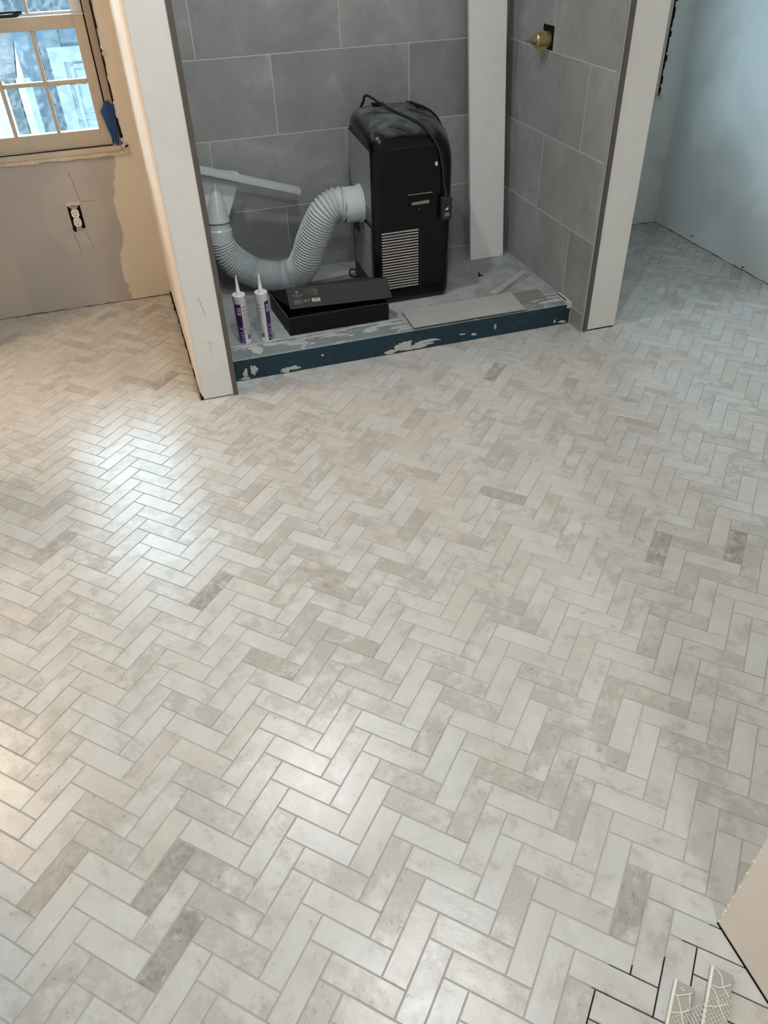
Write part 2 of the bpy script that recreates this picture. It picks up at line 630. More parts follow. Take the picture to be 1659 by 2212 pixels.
# ------------------------------------------------------------------ room layout (metres)
YB = 3.81          # window wall face
YS = 3.64          # shower back wall tile face
XSL = 0.215        # shower left inner face
XSR = 1.735        # shower right inner face
YF = 2.712         # partition fronts
PAN = 0.095
XR = 2.83          # right wall
XL = -1.0          # left wall, unseen (doorway shaped for its shadows)
YN = -1.3          # wall behind the photographer

# ------------------------------------------------------------------ lamps in the ceiling, lamp in the hall
for i, (x, y) in enumerate(CANS):
    c = thing('recessed_ceiling_light', ['round recessed ceiling light nearest the shower', 'round recessed ceiling light in the middle of the ceiling',
              'round recessed ceiling light nearest the entry'][i], 'ceiling light', (x, y, CEIL), 'recessed ceiling lights')
    MB().lathe((x, y, CEIL), [(0.062, -0.012), (0.09, -0.010), (0.092, -0.001), (0.062, -0.001)], 32, cap=False).build('trim_ring', 'white_plastic', c, True)
    ld = bpy.data.lights.new('can_light', 'AREA')
    ld.shape = 'DISK'
    ld.size = 0.12
    ld.energy = CAN_W
    ld.color = CAN_COL
    lo = bpy.data.objects.new('can_light', ld)
    COL.objects.link(lo)
    lo.location = (x, y, CEIL - 0.014)

ld = bpy.data.lights.new('hall_lamp_light', 'POINT')
ld.energy = WARM_W
ld.color = WARM_COL
ld.shadow_soft_size = 0.045
lo = bpy.data.objects.new('hall_lamp_light', ld)
COL.objects.link(lo)
lo.location = LAMP

# ------------------------------------------------------------------ floor with herringbone tiles
U = 0.0508
PH = math.radians(44.2)
C0 = (16.5497983, -18.04779206)
GAP = 0.0026


def l2w(a, b):
    a -= C0[0]
    b -= C0[1]
    return (math.cos(PH) * a + math.sin(PH) * b) * U, (-math.sin(PH) * a + math.cos(PH) * b) * U


floor = struct(MB().box(-2.2, 2.95, YN, 3.95, -0.06, -0.009).build('floor', 'thinset'))
# grout, missing in the corner by the near wall where the joints are still open
g = MB()
edge = [(0.80, 0.44), (0.735, 0.415), (0.67, 0.409), (0.617, 0.391), (0.561, 0.402), (0.517, 0.418), (0.474, 0.392), (0.433, 0.345), (0.40, 0.20), (0.40, YN)]
g.prism([(-1.0, 0.44, -0.009)] + [(x, y, -0.009) for x, y in edge] + [(-1.0, YN, -0.009)], (0, 0, 0.0078))
g.box(-1.0, 2.85, 0.44, 3.83, -0.009, -0.0012)
g.build('grout', 'grout', floor)

SOLIDS = [(0.062, 0.222, YF, 3.9), (1.73, 1.912, YF, 3.9), (0.222, 1.73, 2.812, 3.9), (0.757, 3.2, -2.0, 0.414),
          (-5, XL + 0.0, -5, 5), (2.832, 9, -5, 5), (-5, 5, 3.813, 6)]


def clip(poly, axis, val, keep_less):
    out = []
    n = len(poly)
    for i in range(n):
        p, q = poly[i], poly[(i + 1) % n]
        a = (p[axis] - val) * (1 if keep_less else -1)
        b = (q[axis] - val) * (1 if keep_less else -1)
        if a <= 0:
            out.append(p)
        if (a < 0 < b) or (b < 0 < a):
            t = a / (a - b)
            out.append((p[0] + (q[0] - p[0]) * t, p[1] + (q[1] - p[1]) * t))
    return out


def area2(p):
    return abs(sum(p[i][0] * p[(i + 1) % len(p)][1] - p[(i + 1) % len(p)][0] * p[i][1] for i in range(len(p)))) / 2 if len(p) > 2 else 0


def subtract(polys, r):
    x0, x1, y0, y1 = r
    out = []
    for p in polys:
        inside = clip(clip(clip(clip(p, 0, x0, False), 0, x1, True), 1, y0, False), 1, y1, True)
        if area2(inside) < 1e-8:
            out.append(p)
            continue
        rest = p
        for axis, val, less in ((0, x0, True), (0, x1, False), (1, y0, True), (1, y1, False)):
            piece = clip(rest, axis, val, less)
            if area2(piece) > 2e-6:
                out.append(piece)
            rest = clip(rest, axis, val, not less)
            if area2(rest) < 1e-8:
                break
    return out


# darker or browner tiles that stand out, by place in the pattern: (direction, k, m): (darkness, beige)
SPECIAL = {('b', -6, -1): (0.98, 0.5), ('b', -1, 6): (0.97, 0.3), ('b', -2, 5): (0.80, 0.9), ('b', -18, 5): (0.86, 0.4),
           ('a', -9, 0): (0.30, 0.0), ('b', 5, -2): (0.88, 0.5), ('b', 7, -2): (0.90, 0.6), ('a', -4, 0): (0.35, 0.5),
           ('a', -6, 1): (0.70, 0.9), ('a', -2, 0): (0.72, 0.8), ('a', -2, 1): (0.66, 0.9), ('a', -8, 4): (0.72, 1.0),
           ('b', -11, -3): (0.72, 0.4), ('a', -10, -2): (0.7, 0.3), ('b', -24, -1): (0.8, 0.5), ('b', -17, 1): (0.55, 0.8), ('b', -15, 3): (0.5, 0.9), 
           ('b', -13, 2): (0.55, 0.5), ('a', -12, 0): (0.6, 0.9), ('a', -11, 0): (0.64, 0.4), ('b', -8, 0): (0.55, 0.7), ('a', -5, 1): (0.7, 0.7), 
           ('a', -7, 1): (0.6, 0.5), ('a', -9, 0): (0.5, 0.6), ('b', -3, -2): (0.55, 0.4), ('a', -1, -1): (0.6, 0.4), ('b', 3, 1): (0.62, 0.3), 
           ('a', 5, 3): (0.55, 0.4), ('b', 6, 2): (0.6, 0.5), ('b', 4, 3): (0.5, 1.0), ('a', 4, 4): (0.5, 1.0), ('b', 10, 2): (0.8, 0.7), 
           ('a', -2, 6): (0.5, 0.8), ('a', 4, 3): (0.5, 0.6), ('a', 5, 2): (0.5, 0.9), ('a', 5, 1): (0.5, 0.9), ('a', 5, -1): (0.75, 0.5), 
           ('a', 6, -1): (0.6, 0.5), ('b', 4, -3): (0.78, 0.7), ('b', 7, -3): (0.6, 0.5), ('a', 10, 1): (0.5, 0.9), ('b', 9, 1): (0.6, 0.2), 
           ('a', 9, 0): (0.5, 0.8), ('b', 12, 1): (0.55, 1), ('b', 11, 2): (0.35, 0.6), ('b', 4, 1): (0, 0), ('b', 5, 1): (0, 0), ('b', 7, 1): (0, 0), 
           ('a', 6, 2): (0, 0.1), ('a', 7, 2): (0, 0.1), ('b', 8, 1): (0.05, 0), ('b', 0, 1): (0, 0), ('a', 6, 3): (0.1, 0.1), ('a', 2, 1): (0.1, 0), 
           ('a', -3, 2): (0, 0), ('b', 1, 1): (0, 0), }


def tile_params(d, k, m):
    r = random.Random(hash((d == 'a', k, m, 5)) & 0xffffffff)
    dark = r.random() ** 2.4 * 0.62
    beige = r.random() ** 1.8
    if (d, k, m) in SPECIAL:
        dark, beige = SPECIAL[(d, k, m)]
    return dark, beige, r.random()


def tile_top(hl, hw, ch=0.0009):
    return [(-hl, -hw), (hl, -hw), (hl, hw), (-hl, hw)], [(-hl + ch, -hw + ch), (hl - ch, -hw + ch), (hl - ch, hw - ch), (-hl + ch, hw - ch)]


HL, HW = (3 * U - GAP) / 2, (U - GAP) / 2
lo_, hi_ = tile_top(HL, HW)
tm = bpy.data.meshes.new('floor_tile')
vs = [(x, y, -0.009) for x, y in lo_] + [(x, y, -0.0009) for x, y in lo_] + [(x, y, 0.0) for x, y in hi_]
fs = [(i, (i + 1) % 4, 4 + (i + 1) % 4, 4 + i) for i in range(4)] + [(4 + i, 4 + (i + 1) % 4, 8 + (i + 1) % 4, 8 + i) for i in range(4)] + [(8, 9, 10, 11)]
tm.from_pydata(vs, [], fs)
tm.materials.append(M['floor_tile'])

cand = []
for m in range(-16, 24):
    for k in range(-48, 48):
        for d in 'ab':
            A, Bv = k + 3 * m, -k + 3 * m
            ca, cb = (A + 1.5, Bv - 0.5) if d == 'a' else (A + 2.5, Bv + 1.5)
            cx, cy = l2w(ca, cb)
            if not (-1.1 < cx < 2.95 and -0.6 < cy < 3.95):
                continue
            ang = -PH + (0 if d == 'a' else math.pi / 2)
            ux, uy = math.cos(ang), math.sin(ang)
            poly = [(cx + ux * x - uy * y, cy + uy * x + ux * y) for x, y in lo_]
            polys = [poly]
            for s in SOLIDS:
                polys = subtract(polys, s)
            ar = sum(area2(p) for p in polys)
            if ar < 4e-5:
                continue
            whole = len(polys) == 1 and polys[0] is poly
            # size in the picture
            big = 0
            ok = False
            pp = [to_px((x, y, 0)) for x, y in poly]
            c = to_px((cx, cy, 0))
            if c and all(pp) and -20 < c[0] < 1679 and -20 < c[1] < 2232:
                big = area2(pp) * ar / (4 * HL * HW)
            # hidden behind the near wall
            if cy < 0.414 + 0.9 and cx > 0.757 and c and (c[0] - 1545) * 198 + (c[1] - 1993) * 114 > 2000:
                big = 0
            cand.append((big, d, k, m, cx, cy, ang, polys, whole))
cand.sort(key=lambda q: -q[0])
far = {'v': [], 'f': [], 'c': [], 'l': []}


def tile_prisms(polys, cx, cy, ang):
    """Vertices in tile-local coordinates for cut tiles."""
    ux, uy = math.cos(ang), math.sin(ang)
    vs, fs = [], []
    for p in polys:
        if sum(p[i][0] * p[(i + 1) % len(p)][1] - p[(i + 1) % len(p)][0] * p[i][1] for i in range(len(p))) < 0:
            p = p[::-1]
        q = [((x - cx) * ux + (y - cy) * uy, -(x - cx) * uy + (y - cy) * ux) for x, y in p]
        n = len(q)
        o = len(vs)
        vs += [(x, y, -0.009) for x, y in q] + [(x, y, 0.0) for x, y in q]
        fs += [(o + i, o + (i + 1) % n, o + n + (i + 1) % n, o + n + i) for i in range(n)] + [tuple(o + n + i for i in range(n))]
    return vs, fs


for idx, (big, d, k, m, cx, cy, ang, polys, whole) in enumerate(cand):
    dark, beige, seed = tile_params(d, k, m)
    rr = random.Random(idx * 13 + 1)
    dz = rr.uniform(-0.0003, 0.0003)
    tx, ty = rr.gauss(0, 0.0022), rr.gauss(0, 0.0022)
    if idx < 300 and big > 0:
        if whole:
            me = tm
        else:
            v_, f_ = tile_prisms(polys, cx, cy, ang)
            me = bpy.data.meshes.new('floor_tile_cut')
            me.from_pydata(v_, [], f_)
            me.materials.append(M['floor_tile'])
        o = shared('floor_tile', me, (cx, cy, dz), floor, (tx, ty, ang))
        o.color = (dark, beige, seed, 1)
    else:
        v_, f_ = (vs, fs) if whole else tile_prisms(polys, cx, cy, ang)
        ux, uy = math.cos(ang), math.sin(ang)
        b0 = len(far['v'])
        for x, y, z in v_:
            far['v'].append((cx + ux * x - uy * y, cy + uy * x + ux * y, z + dz + (tx * y - ty * x)))
            far['l'] += [x, y, z]
            far['c'] += [dark, beige, seed, 1.0]
        far['f'] += [tuple(b0 + i for i in f) for f in f_]
me = bpy.data.meshes.new('floor_tile_field')
me.from_pydata(far['v'], [], far['f'])
at = me.attributes.new('tcol', 'FLOAT_COLOR', 'POINT')
at.data.foreach_set('color', far['c'])
at = me.attributes.new('tloc', 'FLOAT_VECTOR', 'POINT')
at.data.foreach_set('vector', far['l'])
me.materials.append(M['floor_tile_far'])
ff = bpy.data.objects.new('floor_tile_field', me)
COL.objects.link(ff)
ff.parent = floor
ff['kind'] = 'stuff'

# ------------------------------------------------------------------ walls and ceiling
WX0, WX1, WZ0, WZ1 = -0.69, -0.012, 0.70, 1.95     # left window opening
VX0, VX1, VZ0, VZ1 = 2.02, 2.70, 0.665, 1.95        # right window opening
w = MB()
for x0, x1, z0, z1 in ((-2.2, WX0, 0, CEIL), (WX0, WX1, 0, WZ0), (WX0, WX1, WZ1, CEIL), (WX1, VX0, 0, CEIL),
                       (VX0, VX1, 0, VZ0), (VX0, VX1, VZ1, CEIL), (VX1, 2.95, 0, CEIL)):
    w.box(x0, x1, YB if x1 < 1.5 else YB, 3.95, z0 - (0.02 if z0 == 0 else 0), z1)
wall_back = struct(w.build('wall_back', 'back_wall'))

# far alcove's slightly deeper plaster: right wall
wall_right = struct(MB().box(XR, XR + 0.12, 0.40, 3.95, -0.02, CEIL).build('wall_right', 'right_wall'))
# unseen left wall; doorway opening shaped to cast the left floor shadows
wl = MB()
wl.box(XL - 0.10, XL, 3.31, 3.81, -0.02, CEIL)
wl.box(XL - 0.10, XL, YN, 1.76, -0.02, CEIL)
wl.box(XL - 0.10, XL, 1.76, 3.31, 2.15, CEIL)
wall_left = struct(wl.build('wall_left', 'white_wall'))
struct(MB().box(-2.2, XL, YN, 3.81, -0.009, 0.0).build('floor_hall', 'hall_floor'))
wall_front = struct(MB().box(-2.2, 0.757, YN - 0.1, YN, -0.02, CEIL).build('wall_front', 'white_wall'))
hall = struct(MB().box(-2.3, -2.2, YN - 0.1, 3.95, -0.02, CEIL).build('wall_hall', 'cream_wall'))
ceiling = struct(MB().box(-2.3, 2.95, YN - 0.1, 3.95, CEIL, CEIL + 0.08).build('ceiling', 'ceiling'))

# near wall corner, lower right of the picture
wall_near = struct(MB().box(0.757, 2.95, YN - 0.1, 0.414, 0.003, CEIL).build('wall_near', 'cream_wall'))
MB().box(0.7545, 0.7575, YN, 0.4145, -0.009, 0.003).build('gap', 'crack', wall_near)
jag = random.Random(3)
z = 0.01
while z < 0.7:                      # small chips along the corner
    h = jag.uniform(0.004, 0.012)
    e = jag.uniform(0.0004, 0.0022)
    MB().prism([(0.757 - e, 0.4145, z), (0.7585, 0.414 + e, z + h * 0.3), (0.7575, 0.414, z + h), (0.7565, 0.410, z + h * 0.6)], (0.0015, -0.0015, 0)).build('plaster_chip', 'cream_wall', wall_near)
    z += h + jag.uniform(0.005, 0.05)

# ragged dark joint where the walls meet the floor


def floor_joint(parent, p, q, seed, rad=0.0022):
    rj = random.Random(seed)
    n = max(4, int((Vector(q) - Vector(p)).length / 0.03))
    pts_ = [Vector(p).lerp(Vector(q), i / n) + Vector((rj.uniform(-0.0015, 0.0015), rj.uniform(-0.0015, 0.0015), rj.uniform(-0.001, 0.003))) for i in range(n + 1)]
    MB().tube(pts_, [rad * rj.uniform(0.3, 1.3) for _ in pts_], 6).build('floor_joint', 'joint_dark', parent)


floor_joint(wall_back, (-0.98, YB - 0.001, 0.001), (0.055, YB - 0.001, 0.001), 1)
floor_joint(wall_back, (1.91, YB - 0.001, 0.001), (XR, YB - 0.001, 0.001), 2)
floor_joint(wall_right, (XR - 0.001, YB, 0.001), (XR - 0.001, 1.4, 0.001), 3)
sc = MB()
for a, b in (((-0.268, 0.612), (-0.252, 0.492)), ((-0.25, 0.487), (-0.19, 0.484)), ((-0.33, 0.479), (-0.305, 0.482)), ((-0.318, 0.352), (-0.305, 0.27)), ((-0.262, 0.35), (-0.246, 0.28)), ((-0.345, 0.366), (-0.322, 0.368))):
    sc = MB().tube([(a[0], YB - 0.0002, a[1]), ((a[0] + b[0]) / 2 + 0.001, YB - 0.0002, (a[1] + b[1]) / 2), (b[0], YB - 0.0002, b[1])], 0.0007, 5)
    sc.build('knife_cut', 'joint_dark', wall_back)

# partitions either side of the shower
pl = MB()
pl.prism([(0.079, YF, 0.004), (0.196, YF, 0.004), (0.196, 3.81, 0.004), (0.064, 3.81, 0.004)], (0, 0, CEIL - 0.004))
wall_sl = struct(pl.build('wall_shower_left', 'white_wall'))
MB().box(0.196, 0.214, YF - 0.003, YS, 0.0, CEIL).build('edge_trim', 'trim_metal', wall_sl)
# cream skim coat on the window side of the partition, with a rounded corner bead
sk = MB()
sk.prism([(0.0785, YF - 0.0005, 0.016), (0.0775, YF - 0.001, 0.016), (0.0735, YF + 0.004, 0.016), (0.069, YF + 0.03, 0.016), (0.057, 3.81, 0.016), (0.0645, 3.81, 0.016)], (0, 0, CEIL - 0.016))
sk.build('skim_coat', 'skim', wall_sl, 60)
# dark ragged gap where the wall meets the floor
gp = MB()
r = random.Random(11)
y = YF + 0.004
while y < 3.78:
    L = r.uniform(0.02, 0.07)
    fx = 0.077 - (y - YF) / (3.81 - YF) * 0.02
    h = r.uniform(0.012, 0.03)
    e = r.uniform(0.001, 0.006)
    gp.box(fx - 0.004 - e, fx - 0.0005, y, y + L * 0.85, 0.0, h)
    y += L
gp.build('floor_gap', 'crack', wall_sl)

pr = MB()
pr.box(1.768, 1.906, YF - 0.002, 3.81, 0.006, CEIL)
wall_sr = struct(pr.build('wall_shower_right', 'white_wall'))
MB().box(1.752, 1.768, YF - 0.005, YF + 0.006, 0.0, CEIL).build('edge_trim', 'trim_metal', wall_sr)
MB().box(XSR + 0.0010, 1.768, YF + 0.006, 3.81, 0.0, CEIL).build('backer_grout', 'wall_grout', wall_sr)
MB().box(1.775, 1.90, YF - 0.001, YF + 0.05, -0.001, 0.007).build('floor_gap', 'crack', wall_sr)
# pencil marks on the left end face
pm = MB()
arc = [(0.130 + 0.004 * math.sin(t * 2.5) + 0.012 * t * t, YF - 0.0006, 0.42 - 0.075 * t) for t in [i / 10 for i in range(11)]]
pm.tube(arc, 0.0006, 5)
pm.tube([(0.128, YF - 0.0006, 0.241), (0.152, YF - 0.0006, 0.236)], 0.0005, 5)
pm.tube([(0.144, YF - 0.0006, 0.238), (0.1385, YF - 0.0006, 0.20), (0.142, YF - 0.0006, 0.192)], 0.0005, 5)
pm.build('pencil_mark', 'grey_text', wall_sl)

# shower back wall backing and tiles
wall_sb = struct(MB().box(0.214, 1.744, YS + 0.0010, YB, 0.0, CEIL).build('wall_shower_back', 'wall_grout'))
JT = 0.0042


def wtile(parent, pts, axis, face, name='wall_tile'):
    """Tile from 2-D outline (u, z); axis 'y': tile faces -Y at face, axis 'x': faces -X."""
    b = MB()
    if axis == 'y':
        b.prism([(u, face, z) for u, z in pts], (0, 0.009, 0))
    else:
        b.prism([(face, u, z) for u, z in pts], (0.009, 0, 0))
    us = [p[0] for p in pts]
    zs = [p[1] for p in pts]
    cu, cz = (min(us) + max(us)) / 2, (min(zs) + max(zs)) / 2
    o = b.build(name, 'wall_tile', parent, origin=(cu, face, cz) if axis == 'y' else (face, cu, cz))
    bevel(o, 0.001, 1)
    return o


def course(parent, axis, face, z0, z1, u0, u1, j0, pitch=0.614):
    e = [u0]
    u = j0
    while u - pitch > u0:
        u -= pitch
    while u < u1 - 0.01:
        if u > u0 + 0.01:
            e.append(u)
        u += pitch
    e.append(u1)
    for a, b in zip(e[:-1], e[1:]):
        a2, b2 = a + (JT / 2 if a > u0 else 0), b - (JT / 2 if b < u1 else 0)
        yield a2, b2, z0 + JT / 2, z1 - JT / 2


for i in range(8):
    z0 = 0.098 + i * 0.3083
    z1 = min(z0 + 0.3083, CEIL)
    if z0 > CEIL - 0.05:
        break
    for a, b, c, d in course(wall_sb, 'y', YS, max(z0, PAN), z1, 0.216, 1.742, 0.652 if i % 2 == 0 else 0.345):
        wtile(wall_sb, [(a, c), (b, c), (b, d), (a, d)], 'y', YS)
HOLE = (3.21, 3.305, 1.012, 1.098)
for i in range(-1, 8):
    z0 = 0.083 + i * 0.3093
    z1 = min(z0 + 0.3093, CEIL)
    if z0 > CEIL - 0.05:
        break
    y0 = YF + 0.004
    if i == -1:
        for a, b, c, d in course(wall_sr, 'x', XSR, 0.002, z1, y0, 2.806, 2.9):
            wtile(wall_sr, [(a, c), (b, c), (b, d), (a, d)], 'x', XSR)
        continue
    for a, b, c, d in course(wall_sr, 'x', XSR, z0, z1, y0, YS, 2.902 if i % 2 == 0 else 3.213):
        if i == 3 and a > 3.15:       # notched round the valve
            pts = [(a, HOLE[3]), (HOLE[1], HOLE[3]), (HOLE[1], c), (b, c), (b, d), (a, d)]
        else:
            pts = [(a, c), (b, c), (b, d), (a, d)]
        wtile(wall_sr, pts, 'x', XSR)
# flat black sheet in the notch; the hole's shade is its colour
MB().box(XSR + 0.0002, XSR + 0.0012, HOLE[0] + 0.002, HOLE[1], 1.013, HOLE[3]).build('cavity_shade', 'crack', wall_sr)

# ------------------------------------------------------------------ shower pan and curb
pan = struct(MB().box(0.214, 1.744, 2.925, YS + 0.009, 0.0, PAN).build('floor_shower', 'pan'))
curb = MB()
curb.prism([(0.214, 2.812, 0.001), (0.214, 2.812, 0.090), (0.214, 2.818, 0.0935), (0.214, 2.925, PAN - 0.0004), (0.214, 2.925, 0.001)], (1.514, 0, 0))
cu = curb.build('trim_curb', 'curb_face')
cu.data.materials.append(M['curb_top'])
for p in cu.data.polygons:
    if p.normal.z > 0.35:
        p.material_index = 1
struct(cu)


def smear_face(cx, cz, rx, rz, seed, t=0.0012, n=22, amp=0.4):
    pts = [(x, 2.812, min(max(z, 0.002), 0.0895)) for x, z in blob(cx, cz, rx, rz, seed, n, amp)]
    MB().prism(pts, (0, -t - 0.00015 * seed, 0)).build('thinset_smear', 'smear', cu)


smear_face(0.945, 0.030, 0.035, 0.020, 1, amp=0.3)
smear_face(1.00, 0.017, 0.075, 0.0095, 2, amp=0.3)
smear_face(1.055, 0.033, 0.045, 0.007, 3, amp=0.3)
smear_face(0.89, 0.013, 0.03, 0.008, 15)
smear_face(0.30, 0.04, 0.012, 0.022, 4)
smear_face(0.265, 0.032, 0.008, 0.02, 14)
smear_face(0.262, 0.008, 0.02, 0.006, 5)
smear_face(0.43, 0.013, 0.022, 0.010, 6)
smear_face(0.468, 0.018, 0.018, 0.009, 16)
smear_face(0.59, 0.052, 0.005, 0.004, 7)
smear_face(1.37, 0.045, 0.004, 0.013, 8)
smear_face(1.215, 0.036, 0.012, 0.003, 9)
smear_face(1.27, 0.026, 0.012, 0.005, 10)
smear_face(1.70, 0.012, 0.016, 0.006, 12)
smear_face(1.662, 0.02, 0.004, 0.008, 13)
for cx, cy, rx, ry, sd in ((0.40, 2.90, 0.035, 0.016, 1), (0.33, 2.875, 0.03, 0.03, 2), (0.60, 2.905, 0.09, 0.008, 3), (0.66, 2.885, 0.05, 0.010, 4),
                           (0.90, 2.90, 0.07, 0.010, 5), (0.82, 2.875, 0.035, 0.016, 6), (1.0, 2.835, 0.06, 0.006, 7), (0.73, 2.86, 0.012, 0.006, 8),
                           (1.25, 2.816, 0.14, 0.004, 9), (1.62, 2.90, 0.08, 0.012, 10), (1.66, 2.86, 0.05, 0.012, 11), (0.56, 2.845, 0.01, 0.006, 12)):
    pts = [(x, min(max(y, 2.821), 2.93), 0.0938 + (min(max(y, 2.821), 2.93) - 2.818) * 0.012) for x, y in blob(cx, cy, rx, ry, 40 + sd, 18, 0.4)]
    MB().prism(pts, (0, 0, 0.0007 + 0.0001 * sd)).build('thinset_patch', 'smear', cu)
e = MB()
pts = [(0.222 + i * 0.047, 2.927 + 0.003 * math.sin(i * 1.7), PAN + 0.0004) for i in range(33)]
e.tube(pts, [0.0022 + 0.0012 * math.sin(i * 2.3) for i in range(33)], 6)
e.build('mortar_ridge', 'smear', cu)
MB().box(1.715, 1.7345, 2.805, 2.925, 0.075, 0.101).build('end_sealant', 'caulk_white', cu)
MB().box(1.7165, 1.7215, 2.83, 2.918, 0.1005, 0.1025).build('end_gap', 'crack', cu)

# ------------------------------------------------------------------ left window
WY = 3.83
win = bpy.data.objects.new('window_1', None)
COL.objects.link(win)
win.location = (WX0, YB, WZ0)
WP['window_1'] = Vector((WX0, YB, WZ0))
struct(win)


def part(name, mat, parent, *boxes, bev=0.0, smooth=False):
    b = MB()
    for q in boxes:
        b.box(*q)
    o = b.build(name, mat, parent, smooth)
    if bev:
        bevel(o, bev, 2)
    return o


part('jamb', 'jamb', win, (-0.0475, -0.0165, 3.818, 3.95, 0.70, 1.95), bev=0.002)
part('jamb', 'jamb', win, (-0.69, -0.655, 3.818, 3.95, 0.70, 1.95), bev=0.002)
part('head', 'jamb', win, (-0.655, -0.0475, 3.818, 3.95, 1.92, 1.95))
part('stool', 'window_paint', win, (-0.70, -0.024, 3.797, 3.95, 0.681, 0.7005), bev=0.003)
jg = MB()
r = random.Random(8)
x = -0.70
while x < -0.03:
    L = r.uniform(0.015, 0.05)
    jg.box(x, x + L, 3.803 - r.uniform(0, 0.006), 3.812, 0.668 - r.uniform(0.0, 0.006), 0.6805)
    x += L
jg.build('chipped_sill_edge', 'plaster_edge', win)
part('sill_shadow_gap', 'crack', win, (-0.66, -0.055, 3.822, 3.828, 0.7004, 0.7035))
# lower sash
sash = part('lower_sash', 'window_paint', win, (-0.097, -0.053, WY, WY + 0.035, 0.704, 1.188), (-0.65, -0.605, WY, WY + 0.035, 0.704, 1.188),
            (-0.605, -0.097, WY, WY + 0.035, 0.704, 0.769), (-0.605, -0.097, WY, WY + 0.035, 1.143, 1.188), bev=0.002)
part('top_rail_cap', 'window_white', sash, (-0.65, -0.05, WY, WY + 0.037, 1.188, 1.1905))
for x in (-0.264, -0.438):
    part('muntin', 'window_paint', sash, (x - 0.0075, x + 0.0075, WY + 0.004, WY + 0.032, 0.769, 1.143), bev=0.003)
for x0, x1 in ((-0.605, -0.4455), (-0.4305, -0.2715), (-0.2565, -0.097)):
    part('muntin', 'window_paint', sash, (x0, x1, WY + 0.004, WY + 0.032, 0.948, 0.963), bev=0.003)
    for z0, z1 in ((0.769, 0.948), (0.963, 1.143)):
        part('pane', 'glass', sash, (x0 + 0.001, x1 - 0.001, WY + 0.017, WY + 0.020, z0 + 0.001, z1 - 0.001))
# scraped putty along the lower right pane
pt = MB()
r = random.Random(4)
x = -0.2565
while x < -0.1:
    L = r.uniform(0.006, 0.02)
    pt.box(x, min(x + L, -0.098), WY + 0.006, WY + 0.016, 0.948 - r.uniform(0.001, 0.006), 0.9485)
    x += L
pt.build('old_putty', 'plaster_edge', sash)
# upper sash, one step further out
us = part('upper_sash', 'window_white', win, (-0.097, -0.0475, WY + 0.04, WY + 0.072, 1.150, 1.92), (-0.655, -0.605, WY + 0.04, WY + 0.072, 1.150, 1.92),
          (-0.605, -0.097, WY + 0.04, WY + 0.072, 1.150, 1.199), (-0.605, -0.097, WY + 0.04, WY + 0.072, 1.865, 1.92), bev=0.002)
for x in (-0.264, -0.438):
    part('muntin', 'window_paint', us, (x - 0.0075, x + 0.0075, WY + 0.043, WY + 0.07, 1.199, 1.865), bev=0.003)
for x0, x1 in ((-0.605, -0.4455), (-0.4305, -0.2715), (-0.2565, -0.097)):
    for z0, z1 in ((1.199, 1.532), (1.532, 1.865)):
        part('pane', 'glass', us, (x0 + 0.001, x1 - 0.001, WY + 0.055, WY + 0.058, z0 + 0.001, z1 - 0.001))
    part('muntin', 'window_paint', us, (x0, x1, WY + 0.043, WY + 0.07, 1.525, 1.54), bev=0.003)
part('sash_gap', 'crack', win, (-0.0530, -0.0476, WY + 0.003, WY + 0.03, 0.704, 1.92))
# ragged dark crack between jamb and plaster
ck = MB()
r = random.Random(21)
z = 0.695
while z < 1.95:
    h = r.uniform(0.008, 0.035)
    wd_ = r.uniform(0.003, 0.0075) * (1.0 if z > 0.8 else 1.7)
    ck.box(-0.0168, -0.0168 + wd_, 3.8075, 3.83, z, z + h)
    z += h
ck.build('plaster_crack', 'crack', win)
cp = MB()
for cx, cz, s in ((-0.008, 1.052, 0.006), (-0.004, 0.70, 0.012), (0.004, 0.690, 0.009), (-0.012, 0.722, 0.006)):
    cp.prism([(x, 3.8102, z) for x, z in blob(cx, cz, s, s * 1.3, int(cz * 1000))], (0, -0.003, 0))
cp.build('loose_plaster', 'plaster_edge', win)

tape = tag(MB().prism([(-0.050, 3.8170, 0.874), (-0.036, 3.8165, 0.879), (-0.022, 3.8165, 0.862), (-0.0185, 3.8165, 0.80), (-0.021, 3.816, 0.74), (-0.030, 3.816, 0.694),
                       (-0.041, 3.8165, 0.706), (-0.052, 3.817, 0.727), (-0.064, 3.8175, 0.79), (-0.074, 3.819, 0.838), (-0.060, 3.8175, 0.856)], (0, -0.0012, 0)).build('tape_strip', 'tape'),
           'crumpled strip of blue masking tape stuck to the lower corner of the window', 'tape')
MB().prism([(-0.040, 3.8145, 0.874), (-0.024, 3.814, 0.858), (-0.023, 3.8135, 0.755), (-0.030, 3.814, 0.72), (-0.043, 3.8148, 0.80)], (0, -0.0016, 0)).build('fold', 'tape_dark', tape)
MB().prism([(-0.064, 3.8155, 0.795), (-0.050, 3.8148, 0.768), (-0.0245, 3.8135, 0.722), (-0.030, 3.814, 0.70), (-0.048, 3.8148, 0.735)], (0, -0.0022, 0)).build('fold', 'tape_dark', tape)

strap = thing('cable_tie_bundle', 'small black strap lying on top of the window\'s lower sash', 'strap', (-0.36, 3.848, 1.1905))
MB().tube(catmull([(-0.44, 3.845, 1.196), (-0.38, 3.842, 1.196), (-0.33, 3.842, 1.196), (-0.303, 3.846, 1.197), (-0.297, 3.85, 1.200)], 6), 0.006, 8).build('band', 'black_plastic', strap, True)
MB().tube(catmull([(-0.43, 3.852, 1.204), (-0.38, 3.848, 1.206), (-0.33, 3.846, 1.207), (-0.29, 3.848, 1.206)], 6), 0.0045, 8).build('band', 'black_plastic', strap, True)
MB().box(-0.297, -0.281, 3.842, 3.853, 1.199, 1.212).build('buckle', 'black_plastic', strap)

